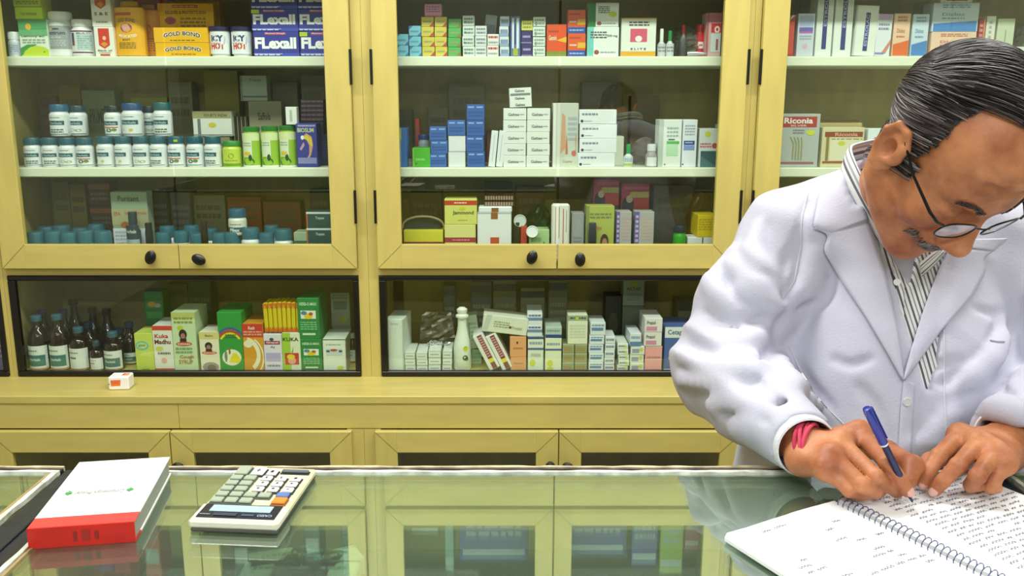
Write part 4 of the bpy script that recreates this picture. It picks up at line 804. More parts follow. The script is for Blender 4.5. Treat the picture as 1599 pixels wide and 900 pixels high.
for x0_, x1_, yt, yb_, lb in ((926, 966, 281, 322, 'pink and red carton above the olive portrait carton'), (969, 1013, 287, 331, 'pink and red carton above the purple sided cartons')):
    zb_ = at(0, yb_, 2.965).z
    carton('C', x0_, x1_, yb_, '4c3c3c', [], lb.replace('pink and red carton above', 'dark carton standing behind'), Y=2.967, yref=365)
    carton('C', x0_, x1_, yt, 'a82858', PR, lb, Y=2.966, z0=zb_+.0006, yref=330)
jar('C', 1061, 21, 352, 363, 'small bright green jar with dark lid above the right rail', '2c9c2c', '142c34', None, name='ointment_jar', z0=FLOOR_UP+.0006)
_, z = carton('C', 1074, 1119, 371, 'dfe2e6', [('r', .5, 0, .54, 1, '404040')], 'white carton under the bright yellow one at the right', yref=372)
carton('C', 1089, 1120, 336, 'dcc01c', [('l', .05, .3, .95, .85, 5, 'b89c10')], 'bright yellow carton at the right end above the rail', z0=z+.0006, dep=.1, yref=355)
foil(1095, 300, 22, 0, 3.0, '6c4c1c', 'brown crumpled bag behind the bright yellow carton', f='C', seed=13, alpha=.8, dep=.04)
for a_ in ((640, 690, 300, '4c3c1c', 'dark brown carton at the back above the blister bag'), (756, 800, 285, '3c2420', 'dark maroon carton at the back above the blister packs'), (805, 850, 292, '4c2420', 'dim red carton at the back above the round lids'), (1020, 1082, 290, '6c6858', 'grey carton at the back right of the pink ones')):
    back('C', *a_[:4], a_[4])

# ---- middle bay, lower window
carton('W', 603, 631, 499, 'dfe8dc', [('l', .3, .88, .7, .94, 1, 'bcc8bc'), ('r', .94, 0, 1, 1, 'b4c0b4')], 'tall plain white carton standing at the left end of the middle window', dep=.13, rz=-.10, **Wk)
b = MB(); r_ = random.Random(4); vs = []; fs = []
for i in range(15):
    for j in range(7):
        vs.append((.02+(.05+.02*(1-i/14))*(j/6-.5)*2+.03*(i/14-1)*-.3, r_.uniform(-.004, .004)+.05*i/14, i*.0105))
for i in range(14):
    for j in range(6): q = i*7+j; fs.append((q, q+1, q+8, q+7))
b.add(vs, fs, mat('8a8270', .25, .4, .5, 60)); 
for i in range(3, 13):
    for j in range(5): b.lathe([(.006, 0), (.005, .003), (.001, .004)], 10, mat('6c5440', .25, .3), cx=0, cy=0) if False else None
o = b.build('blister_sheet', loc=(at(672, 520, 3.0).x, 2.98, FLOOR_LO+.003)); sm = o.modifiers.new('thickness', 'SOLIDIFY'); sm.thickness = .003; tag(o, 'tall brown crinkled blister sheet propped behind the small white cartons', 'blister pack')
SW = [('r', 0, .9, 1, 1, 'b8c0bc'), ('l', .15, .3, .85, .6, 1, '9ca4a0')]
SWC = dict(dep=.12)
stack('W', 632, 648.5, 551, 3, 'dfe4dc', SW, 'small white carton with tan edge', 'left of the open flap stack', **SWC)
stack('W', 650, 667.5, 552, 3, 'e2e6e0', SW, 'small white carton', 'second from the tall white carton', **SWC)
stack('W', 669, 688.5, 548, 3, 'e4e8e0', SW, 'small white carton', 'under the silver foil', **SWC)
stack('W', 691, 706, 549, 3, 'e0e6e0', SW, 'small white carton', 'beside the white lotion bottle', **SWC)
b = MB(); r_ = random.Random(8)
for i in range(14): 
    c_ = Vector((r_.uniform(-.03, .03), r_.uniform(-.012, .012), .006+r_.uniform(0, .012))); b.tube([c_, c_+Vector((r_.uniform(-.02, .02), r_.uniform(-.01, .01), r_.uniform(-.008, .012)))], [.006, .003], mat('d8dce0', .15, .8), 5)
o = b.build('foil_strip', loc=(at(682, 535, 2.9).x, 2.90, at(0, 548, 2.87).z+.004)); tag(o, 'crumpled silver foil lying on the small white cartons', 'foil')
t = empty('lotion_bottle', (at(722, 540, 2.847).x, 2.848, FLOOR_LO+.0004)); tag(t, 'white lotion bottle with a rounded double stopper', 'bottle')
r_ = .029; Hn = at(0, 497, 2.848).z-FLOOR_LO
b = MB(); b.lathe([(r_*.9, 0), (r_, .006), (r_, Hn*.42), (r_*.9, Hn*.55), (r_*.62, Hn*.72), (r_*.5, Hn*.86), (r_*.5, Hn)], 28, mat('e4ebdf', .3)); b.build('body', t, smooth=True)
b = MB(); b.lathe([(r_*.5, Hn), (r_*.72, Hn+.004), (r_*.74, Hn+.01), (r_*.5, Hn+.015), (r_*.5, Hn+.018), (r_*.6, Hn+.022), (r_*.6, Hn+.03), (r_*.3, Hn+.037), (.001, Hn+.038)], 28, mat('eef2ea', .25)); b.build('stopper', t, smooth=True)
b = MB(); art(b, S_cyl(r_, 0, Hn*.42), [('r', .55, .15, .95, .5, 'ccd4bc'), ('c', .66, .62, .14, .12, '50583c'), ('c', .72, .56, .1, .08, '3c4430'), ('c', .68, 1.05, .12, .12, 'ccd02c')], base=.0006, clip=False); b.build('label', t)
zs = stack('W', 734, 752, 546, 2, 'a8d4ac', [('l', .15, .3, .8, .6, 1, '80b088')], 'small mint green carton', 'behind the lotion bottle', dep=.05, Y=2.9, jig=3)
carton('W', 732, 751, 493, 'ccdcc8', [('p', [(.1, .1), (.25, .8), (.3, .78), (.16, .08)], '4c5c50'), ('l', .3, .2, .9, .8, 5, 'a8b8a4')], 'pale carton wedged behind the neck of the lotion bottle', z0=zs+.0008, Y=2.9, tilt=-.12, dep=.05, **Wk)
MS = [('r', .35, .3, .78, .97, '8c2c34'), ('l', .4, .34, .72, .94, 9, 'd0b0b0'), ('r', .35, .19, .78, .3, 'd8d42c'), ('r', .35, .02, .78, .19, '7c3838')]
for x, lb in ((766, 'left'), (786, 'right')):
    w_ = .036; h_ = .128; b = MB(); b.cbox(-w_/2, w_/2, 0, .09, 0, h_, 'e6e8e4', .0015); art(b, S_front(w_, h_), MS)
    o = b.build('medicine_carton', loc=(at(x+7, 578, YFW).x, YFW, FLOOR_LO+.0095), rot=(0, -.46, 0)); tag(o, 'white carton with a maroon stripe leaning leftwards, %s one of the pair' % lb, 'carton', 'leaning maroon striped cartons')
_, z = carton('W', 797, 822, 558, 'e0a070', [('l', .2, .5, .8, .62, 1, 'b87850')], 'peach carton, lower of two under the large tilted carton', dep=.1, **Wk)
_, z = carton('W', 796, 822, 526, 'e4a474', [('c', .45, .7, .06, .07, '50342c'), ('l', .2, .35, .8, .5, 1, 'b87850')], 'peach carton, upper of two under the large tilted carton', z0=z+.0005, dep=.1, **Wk)
b = MB(); b.cbox(-.073, .073, 0, .085, 0, .057, 'dfe2d0', .0015)
art(b, S_front(.146, .057), [('p', [(.0, 0), (.12, .0), (.2, 1), (.08, 1)], 'c4ccc0'), ('l', .25, .3, .6, .7, 3, '9ca48c'), ('c', .62, .4, .03, .08, '7c3434'), ('t', 'Prodol', .66, .3, .88, .48, 'a8a890')])
o = b.build('medicine_carton', loc=(at(787, 505, 2.83).x, 2.817, at(0, 520, 2.83).z+.001), rot=(0, .12, 0)); tag(o, 'large pale carton tilted across the top of the leaning ones', 'carton')
BS = [('r', 0, .93, 1, 1, '3c5484'), ('r', 0, .62, 1, .68, '50689c'), ('l', .1, .75, .9, .88, 1, '90a4bc'), ('c', .3, .25, .18, .1, 'd0d43c'), ('l', .2, .4, .8, .55, 1, 'b8c0b0')]
_, z = carton('W', 824, 849, 526, 'e0e6d8', BS, 'white carton with navy stripes, left of the two striped ones', dep=.12, **Wk)
stack('W', 823, 847, 489, 2, 'dde4ea', [('r', 0, .35, 1, .6, '6c88b0'), ('l', .1, .65, .9, .9, 1, '5c6c9c')], 'small white and blue carton', 'on the left striped carton', z0=z+.0005, dep=.12)
_, z = carton('W', 851, 877, 528, 'e4e8cc', BS[1:4]+[('c', .3, .08, .2, .06, 'd0d43c')], 'white carton with navy stripes, right of the two striped ones', dep=.12, **Wk)
carton('W', 851, 877, 511, 'b4c4bc', [('r', 0, 0, 1, .3, '2c4484'), ('l', .1, .5, .9, .8, 1, '7c949c')], 'small grey and navy carton on the right striped carton', z0=z+.0005, dep=.12, **Wk)
OG = [('r', .1, .2, .8, .7, 'a08c5c'), ('r', 0, .92, 1, 1, 'c4ccac')]
za = stack('W', 878.5, 897, 538, 3, '98a07c', OG, 'drab olive small carton', 'left column under the cream carton', jig=.3)
stack('W', 897.5, 917, 538, 3, '98a07c', OG, 'drab olive small carton', 'right column under the cream carton', jig=.3)
carton('W', 886, 917, 493, 'e4e6d0', [('r', 0, .82, 1, 1, '9ca894'), ('l', .1, .86, .9, .96, 1, '3c4434'), ('c', .45, .9, .1, .05, 'c8c82c'), ('l', .1, .2, .9, .7, 5, 'd0d4bc')], 'cream carton standing on the drab olive cartons', z0=za+.0006, dep=.08, **Wk)
WB = [('r', .08, .35, .85, .6, '6488b4'), ('l', .1, .65, .9, .9, 1, '88a4c4')]
_z = stack('W', 919.5, 943, 524, 4, 'e2e8ee', WB, 'small white carton with blue print', 'right of the cream carton', dep=.1)
carton('W', 921, 945, 504, 'dde4e8', WB, 'white and blue carton set back on the blue print stack', z0=_z+.0005, dep=.1, **Wk)
stack('W', 945, 961, 526, 5, 'e0e4ea', [('l', .1, .3, .9, .8, 1, '6c7ca0')], 'tiny white carton with blue line', 'between the two white columns', dep=.09, jig=1.2)
stack('W', 965, 982, 537, 5, 'e2e6dc', [('l', .1, .3, .7, .8, 1, '6c7ca0'), ('c', .75, .5, .12, .25, 'c8cc6c')], 'tiny white carton with yellow dot', 'left of the pink cartons', dep=.11, jig=1.2)
_z = stack('W', 984, 1006, 541, 3, 'e2e6dc', [('r', .1, .2, .6, .7, '9ca0bc'), ('c', .75, .6, .14, .25, 'd0d06c')], 'small pale carton with grey patch', 'beside the pink cartons', dep=.11)
carton('W', 983, 1001, 521, 'dfe4ec', [('r', 0, 0, 1, .35, '6488b4'), ('l', .1, .5, .9, .85, 1, '88a4c4')], 'white and blue carton on the pale carton stack', z0=_z+.0005, dep=.11, **Wk)
_z = stack('W', 1007, 1034, 541, 2, 'f0a8ac', [('l', .1, .05, .9, .2, 1, 'c06478'), ('r', 0, .93, 1, 1, 'f0dcd8')], 'pink carton', 'next to the blue cleanser carton', dep=.12)
stack('W', 1006, 1034, 497, 2, 'e8e2e2', [('r', .1, .1, .7, .4, 'd890b0'), ('t', 'Prazol', .12, .55, .6, .8, '504858'), ('r', 0, 0, 1, .04, 'b8b0b4')], 'white carton with pink stripe', 'on the pink cartons', z0=_z+.0005, dep=.12)
carton('W', 1037, 1082, 511, '4c64a8', [('r', 0, .76, 1, 1, 'dfe6ea'), ('t', 'Cetaphil', .1, .8, .8, .94, '34508c', 0, .02), ('c', .3, .3, .15, .07, 'ccd43c'), ('r', 0, 0, 1, .06, 'b8c8d4')], 'blue cleanser carton with white top next to the pink cartons', dep=.14, **Wk)
carton('W', 1083, 1125, 513, '4c64a8', [('r', 0, .76, 1, 1, 'dfe6ea')], 'second blue cleanser carton hidden by the white sleeve', dep=.14, **Wk)
_, z = carton('W', 970, 1003, 478, '7c8070', [], 'drab carton under the grey lettered one at the back', Y=3.03, **Wk)
carton('W', 970, 1003, 438, '9ca494', [('c', .5, .85, .2, .1, 'a8ac3c'), ('t', 'ASTAF', .15, .6, .85, .74, '50584c'), ('l', .2, .2, .8, .5, 4, '80887c')], 'grey lettered carton with yellow dot at the back of the window', z0=z+.0005, Y=3.03, **Wk)
carton('W', 943, 969, 462, '403c30', [('c', .5, .5, .3, .2, '5c5844')], 'dark brown carton at the back left of the grey lettered one', Y=3.05, **Wk)
carton('W', 1052, 1085, 469, '1c2428', [('r', .12, 0, 1, .8, '6c6c60')], 'black framed carton at the back near the white sleeve', Y=3.03, **Wk)
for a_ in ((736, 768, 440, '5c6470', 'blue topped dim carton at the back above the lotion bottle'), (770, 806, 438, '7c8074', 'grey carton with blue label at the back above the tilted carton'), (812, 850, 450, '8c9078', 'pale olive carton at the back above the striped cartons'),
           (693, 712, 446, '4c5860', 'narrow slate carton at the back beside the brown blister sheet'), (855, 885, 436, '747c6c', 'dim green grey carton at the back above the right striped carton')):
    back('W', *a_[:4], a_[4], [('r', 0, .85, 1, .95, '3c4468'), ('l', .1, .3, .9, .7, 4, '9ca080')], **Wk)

# ---- right bay
carton('A', 1221, 1241, 24, 'b83430', [('r', 0, 0, .35, .82, 'd8b8b8'), ('l', .05, .1, .3, .75, 6, '8c3c3c'), ('p', [(0, .86), (.6, .86), (.6, 1), (0, 1)], 'd0b02c'), ('p', [(.6, .9), (1, 1), (.7, 1)], 'ece0dc'), ('r', .5, .05, .95, .85, 'cc4838')], 'red carton with yellow corner at the left end of the right bay', yref=50)
back('A', 1222, 1234, -10, 'c02420', 'tall red carton behind the red and yellow one', Y=2.93, yref=40)
carton('A', 1245, 1272, 21, 'cdd4e4', [('r', .1, .7, .9, .95, 'a8b8e0'), ('r', .1, .57, .9, .68, '6c60b0'), ('r', .1, .54, .9, .58, 'b868b8'), ('l', .15, .38, .85, .5, 2, 'a0a8bc'), ('c', .5, .24, .14, .06, 'dcb8c8')], 'pale blue carton with a violet band in the right bay', yref=50)
LG = lambda v0: [('r', .38, v0, .66, 1.0 if v0 < .15 else .88, '26307c'), ('tv', 'XYLOCAINE GEL', .42, v0+.28, .62, .95, 'b8c0e8')]
carton('A', 1274, 1300, -25, 'e4e8e4', [('r', .38, .1, .66, 1, '26307c'), ('tv', 'ESTROLAC', .43, .42, .62, .95, 'a8b0dc')], 'tall white carton with a blue strip, left of the tallest two', yref=50)
carton('A', 1302, 1331, -25, 'e4e8e4', [('r', .4, .09, .66, 1, '26307c'), ('tv', 'ESTROLAC', .45, .4, .62, .95, 'a8b0dc')], 'tall white carton with a blue strip, right of the tallest two', yref=50)
carton('A', 1333, 1368, 9, 'e4e6e2', [('r', .44, .1, .64, .86, '26307c'), ('tv', 'ESTROLAC', .47, .2, .6, .82, 'a8b0dc'), ('r', 0, 0, .06, 1, 'c4c8c0')], 'shorter white carton with a dark blue strip leaning slightly', tilt=.035, yref=50)
carton('A', 1368, 1392, 22, 'dfe4ec', [('r', .05, .86, .95, 1, 'c0a0cc'), ('l', .1, .6, .8, .8, 2, '8c88b0'), ('p', [(.4, .06), (.7, .06), (1, .3), (1, .42)], 'd08478'), ('r', 0, .04, .6, .09, '8088b8')], 'white carton with lilac top and red corner ribbon', tilt=.02, yref=50)
ORA = lambda c1, c2: [('p', [(.03, .02), (.97, .02), (.97, .38), (.03, .28)], c2), ('l', .2, .42, .7, .5, 1, c1), ('t', 'Dicloz', .2, .55, .7, .65, c1), ('l', .2, .8, .8, .95, 2, c1)]
carton('A', 1395, 1421, 21, 'ecc4a8', ORA('c07858', 'e4682c'), 'narrow peach carton with orange base in the right bay', yref=50)
carton('A', 1424, 1450, 22, 'c8d8e8', ORA('6c94bc', '4484cc'), 'narrow pale blue carton with blue base in the right bay', yref=50)
_, z = carton('A', 1454, 1525, 50, 'ecc8b0', ORA('c07858', 'e8702c'), 'wide peach carton with orange base, lower of the wide pair', yref=60)
_, z = carton('A', 1454, 1526, 4, 'c8d8e8', ORA('6c94bc', '4484cc'), 'wide pale blue carton with blue base, upper of the wide pair', z0=z+.0005, yref=50)
carton('A', 1464, 1515, -20, 'd8dcd4', [('r', .2, .1, .85, .35, 'a82838')], 'white carton with a crimson bar on top of the wide pair', z0=z+.0005, yref=40)
carton('A', 1527, 1537, 30, 'a82430', [('r', .7, 0, 1, 1, 'd8846c'), ('l', .1, .1, .6, .9, 6, 'd8a0a0')], 'narrow crimson carton right of the wide pair', yref=60)
carton('A', 1538, 1553, 25, 'dfe0d4', [('l', .3, .3, .6, .9, 5, 'b0a4b0')], 'narrow white carton beside the crimson one', yref=60)
carton('A', 1556, 1583, 29, 'ccd4bc', [('r', .46, .3, .52, .7, '9c9c90'), ('c', .48, .28, .08, .05, '8c7870')], 'pale green carton above the hair of the man', yref=60)
carton('A', 1584, 1625, 73, 'e2e6e4', [('l', .1, .3, .9, .7, 1, 'a8b4b8')], 'low white carton at the right edge of the top shelf', yref=80)
foil(1600, 38, 14, 0, 2.95, 'a8a4a8', 'crumpled clear bag at the right edge of the top shelf', seed=21, alpha=.5)
back('A', 1436, 1452, 4, '9c9c94', 'grey carton at the back left of the wide pale blue one', Y=2.97, yref=40)
back('A', 1248, 1270, -5, '443c48', 'dark carton at the back behind the violet band carton', Y=3.0, yref=40)
carton('B', 1215, 1279, 178, 'b4bab8', [('r', .04, .75, .92, .95, 'b02c2c'), ('t', 'Riconia', .12, .82, .82, .93, 'f0ecec', 0, .03), ('t', 'SILVER', .28, .765, .68, .80, 'e8c8c8'), ('l', .35, .62, .62, .72, 2, '7c8080'), ('c', .78, .65, .11, .05, 'd0d434'), ('r', .0, .06, .9, .1, '9c5c64')]+[('p', [(.36+.07*i, .14), (.36+.07*i, .45), (.28+.09*i, .56), (.3+.09*i, .58), (.39+.07*i, .46), (.39+.07*i, .14)], '9c9460') for i in range(4)], 'silver carton with a red lettered banner in the right bay', yref=220)
carton('B', 1283, 1349, 199, 'd4cca4', [('r', .06, .76, .96, .89, '8c3c24'), ('t', 'Riconia', .3, .78, .84, .87, 'd8a080', 0, .03), ('r', .1, .16, .17, .76, '8c7c3c'), ('r', .2, .16, .95, .72, 'e2dcc0'), ('l', .22, .68, .95, .73, 1, '9c8c6c'), ('c', .47, .6, .09, .06, 'ccd02c'), ('p', [(.68, .18), (.64, .48), (.72, .52), (.78, .48), (.8, .18)], '8c8448'), ('r', .04, .1, .7, .15, 'a04c2c')], 'cream carton with a brown lettered banner in the right bay', yref=225)
b = MB(); b.cbox(-.073, .073, 0, .04, 0, at(0, 192, 2.93).z-S2, 'b8a470', .004); b.box(-.068, .06, -.001, 0, .14, .146, '5c2c1c')
o = b.build('medicine_carton', loc=(at(1310, 220, 2.935).x, 2.935, S2+.0004)); tag(o, 'tan carton standing behind the brown banner carton', 'carton')
carton('B', 1354, 1420, 201, 'e2e8ee', [('r', .12, .66, .5, .74, '20383c'), ('t', 'Ricovit', .15, .67, .48, .73, 'c8d4d4'), ('l', .12, .3, .5, .4, 1, 'b0b8bc')], 'white carton with a small black tag behind the ear of the man', yref=225)
b = MB(); b.cbox(-.04, .04, 0, .02, 0, .155, 'c8d0c4', .012); o = b.build('white_tray', loc=(at(1420, 200, 3.0).x, 3.0, S2+.0004)); tag(o, 'pale rounded tray standing behind the hair of the man', 'tray')

# ---- stock inside the upper cupboards, visible only as colours mirrored in the counter glass
zc_ = Z_TOP1+.0305
rr = random.Random(5)
UP = [(0.0, '2c7c4c'), (.07, '3c3c94'), (.13, 'a83434'), (.24, 'c84c34'), (.42, '44506c'), (.55, '2c3c44'), (.68, '50686c'), (.80, '3c4c5c'), (.93, '445060')]
UPN = {'2c7c4c': 'green', '3c3c94': 'violet blue', 'a83434': 'dark red', 'c84c34': 'orange red', '44506c': 'slate', '2c3c44': 'dark slate', '50686c': 'grey teal', '3c4c5c': 'blue grey', '445060': 'steel grey'}
for i, (dx, c) in enumerate(UP):
    b = MB(); h = rr.uniform(.16, .3); b.cbox(0, .055, 0, .1, 0, h, c, .002); art(b, lambda u, v, off: (u*.055, -off, v*h), [('r', .1, .6, .9, .8, 'b8c0b8'), ('l', .1, .1, .9, .5, 5, '90989c')])
    o = b.build('medicine_carton', loc=(-1.48+dx, 2.87, zc_)); tag(o, UPN[c]+' tall carton in the upper left cupboard mirrored in the counter', 'carton')
for i, (x, wd, h, c, lb) in enumerate(((-.31, .1, .12, '706c2c', 'olive'), (-.19, .03, .26, '90b0a8', 'pale teal'), (-.14, .24, .22, '3c4c9c', 'wide royal blue'), (.24, .2, .2, '4444a0', 'wide indigo'), (.46, .09, .24, '50489c', 'violet'), (.56, .08, .27, 'a8b42c', 'lime green'), (.645, .05, .18, 'b03c5c', 'crimson'))):
    b = MB(); b.cbox(0, wd, 0, .12, 0, h, c, .002); art(b, lambda u, v, off: (u*wd, -off, v*h), [('l', .1, .2, .9, .6, 3, 'a8b0c0'), ('r', .05, .8, .95, .9, 'c8ccd0')])
    o = b.build('medicine_carton', loc=(x, 2.87, zc_)); tag(o, lb+' carton in the upper middle cupboard mirrored in the counter', 'carton')
# ---- inside the counter: pale green packets on the glass shelf
for i, (px, py, rz) in enumerate(((436, 872, .3), (490, 874, -.2), (518, 874, .5), (470, 893, .05), (424, 893, .02), (512, 893, -.04))):
    P = atz(px, py, .955); b = MB(); b.cbox(-.035, .035, -.02, .02, 0, .022, 'e4ffe8', .002); art(b, lambda u, v, off: (-.035+u*.07, -.02+v*.04, .022+off), [('l', .2, .4, .8, .7, 1, '9cd0a8'), ('r', 0, .9, 1, 1, '3c8c5c')])
    o = b.build('medicine_carton', loc=(P.x, min(P.y, 1.02), .9365), rot=(0, 0, rz)); tag(o, 'pale green packet inside the counter under the calculator, %s' % ['rear left', 'rear middle', 'rear right', 'front middle', 'front left', 'front right'][i], 'carton', 'pale green packets inside the counter')

# ------------------------------------------------------------------ things on the counter
# white book with red spine
def quad_top(pts, z): return [atz(x, y, z) for x, y in pts]
TH = .023
A_, B_, C_, D_ = quad_top([(41, 826), (208, 814), (267, 714), (125, 722)], ZT+TH)   # near left, near right, far right, far left
cen = (A_+B_+C_+D_)/4; ux = ((B_-A_)+(C_-D_)).normalized(); uy = Vector((-ux.y, ux.x, 0))
bw = ((B_-A_).length+(C_-D_).length)/2; bh = abs(((D_+C_)/2-(A_+B_)/2).dot(uy)); sk = ((D_+C_)/2-(A_+B_)/2).dot(ux)
def bk(u, v, z): return Vector(((u-.5)*bw+(v-.5)*sk*.55, (v-.5)*bh, z))
book = empty('white_book', (cen.x, cen.y, ZT), (0, 0, math.atan2(ux.y, ux.x))); tag(book, 'thick white book with a red spine lying on the counter beside the calculator', 'book')
def slab(b, u0, u1, v0, v1, z0, z1, m):
    vs = [bk(u, v, z) for u in (u0, u1) for v in (v0, v1) for z in (z0, z1)]
    b.add(vs, [(0, 1, 3, 2), (4, 6, 7, 5), (0, 4, 5, 1), (2, 3, 7, 6), (0, 2, 6, 4), (1, 5, 7, 3)], m)
b = MB(); slab(b, .015, .985, .01, .985, .0016, TH-.0016, mat('8c9188', .8, 0, .25, 300, (1, 1, 30))); b.build('page_block', book)
b = MB(); W_ = mat('f2f3f1', .35); R_ = mat('c81c14', .3, 0, .1, 20)
slab(b, 0, 1, .13, 1, TH-.0016, TH, W_); slab(b, 0, 1, .13, 1, .0003, .0016, W_)
slab(b, 0, 1, -.003, .13, TH-.0016, TH, mat('d84440', .3)); slab(b, 0, 1, 0, .13, .0003, .0016, R_); slab(b, 0, 1, -.012, -.002, .0003, TH, R_)
b.build('cover', book)
b = MB(); Sb = lambda u, v, off: bk(1-u, 1-v, TH+off)
GR = '3c9c50'
b_items = [('t', 'Complimentary Physician', .29, .495, .79, .565, '6f7a72', 0, .01), ('l', .34, .47, .72, .49, 1, 'c4cac4')]
for cu in (.23, .85): b_items += [('r', cu-.035, .515, cu+.035, .545, GR), ('r', cu-.012, .50, cu+.012, .56, GR), ('c', cu, .53, .022, .018, GR)]
art(b, Sb, b_items); b.build('cover_print', book)
b = MB(); art(b, lambda u, v, off: bk(u, -.012, v*TH)+Vector((0, -off, 0)), [('r', .42, .25, .46, .75, '8c1410'), ('r', .5, .25, .58, .8, '9c1812'), ('r', .62, .3, .66, .7, '8c1410')]); b.build('spine_print', book)

# calculator
CT = .012
A_, B_, C_, D_ = quad_top([(294, 815), (432, 822), (494, 732), (373, 729)], ZT+CT)
cen = (A_+B_+C_+D_)/4; ux = ((B_-A_)+(C_-D_)).normalized(); uy = Vector((-ux.y, ux.x, 0))
cw = ((B_-A_).length+(C_-D_).length)/2; ch = abs(((D_+C_)/2-(A_+B_)/2).dot(uy)); sk2 = ((D_+C_)/2-(A_+B_)/2).dot(ux)
ang = math.atan2(ux.y, ux.x) - math.atan2(sk2, ch)*.5
calc = empty('calculator', (cen.x, cen.y, ZT), (0, 0, ang)); tag(calc, 'cream desktop calculator with grey and white keys and one orange key', 'calculator')
CW, CH = cw, ch
CM = mat('d6cfa8', .45)
def kx(u): return (u-.5)*CW
def ky(v): return (v-.5)*CH
b = MB(); b.cbox(kx(0), kx(1), ky(.27), ky(1), .0042, CT, CM, .002)
b.cbox(kx(-.01), kx(1.01), ky(0), ky(.275), .0042, CT+.003, mat('dddac8', .4), .003); b.cbox(kx(0.01), kx(.99), ky(.01), ky(.985), .0003, .0042, '4c4c46', .001); b.build('case', calc)
b = MB(); b.cbox(kx(.06), kx(.95), ky(.04), ky(.25), CT+.003, CT+.0042, mat('14182c', .2), .0005)
art(b, lambda u, v, off: (kx(.95-.89*u), ky(.25-.21*v), CT+.0042+off), [('t', 'CASIO', .05, .72, .24, .88, '9cacc8'), ('r', .28, .74, .44, .86, '3c4c6c'), ('l', .84, .76, .98, .88, 1, '8c94a4'), ('r', .5, .7, .8, .9, '283044')]); b.build('display_bezel', calc)
b = MB(); b.cbox(kx(.16), kx(.86), ky(.125), ky(.225), CT+.0042, CT+.0052, mat('a4bcc4', .25), .0004); b.build('screen', calc)
def key(u, v, w, h, col, mark=None, base='20242c'):
    w *= 1.13; h *= 1.2; b = MB(); b.cbox(kx(u-w/2-.010), kx(u+w/2+.014), ky(v-h/2-.014), ky(v+h/2+.002), CT-.0002, CT+.0012, base, .0005)
    b.cbox(kx(u-w/2), kx(u+w/2), ky(v-h/2), ky(v+h/2), CT+.0012, CT+.004, mat(col, .4), .0012)
    if mark: art(b, lambda uu, vv, off: (kx(u+w/2-w*uu), ky(v+h/2-h*vv), CT+.004+off), [('t', mark, .35, .28, .65, .72, '202428' if col != 'e4501c' else 'f0e0d0')])
    b.build('key', calc)
# the calculator faces away from the camera: display nearest, digits upside down
GK, WK = '9ca894', 'e8e9e4'
rows = [.345, .445, .545, .645, .745]
for r_i, v in enumerate(rows[:1]):
    for u in (.12, .29, .46): key(u, v, .125, .06, GK, None, '4c5850')
key(.85, .36, .14, .075, 'e8842c', None, '8c5c2c')
for u in (.12, .29, .46, .63): key(u, rows[1], .125, .06, GK, None, '4c5850')
key(.84, rows[1]+.01, .13, .06, '5c74b0', None, '2c3450')
DG = [['7', '8', '9'], ['4', '5', '6'], ['1', '2', '3'], ['0', '.', '=']]
for k, v in enumerate(rows[2:]):
    for u in (.12, .29): key(u, v, .125, .06, GK, None, '4c5850')
    for j, u in enumerate((.5, .68, .86)): key(u, v, .11, .058, WK, DG[k][2-j])
key(.13, .885, .14, .13, GK, None, '4c5850'); key(.33, .875, .14, .11, WK, '+'); key(.51, .86, .11, .08, WK, '-')
key(.78, .90, .3, .035, '5c646c', None)
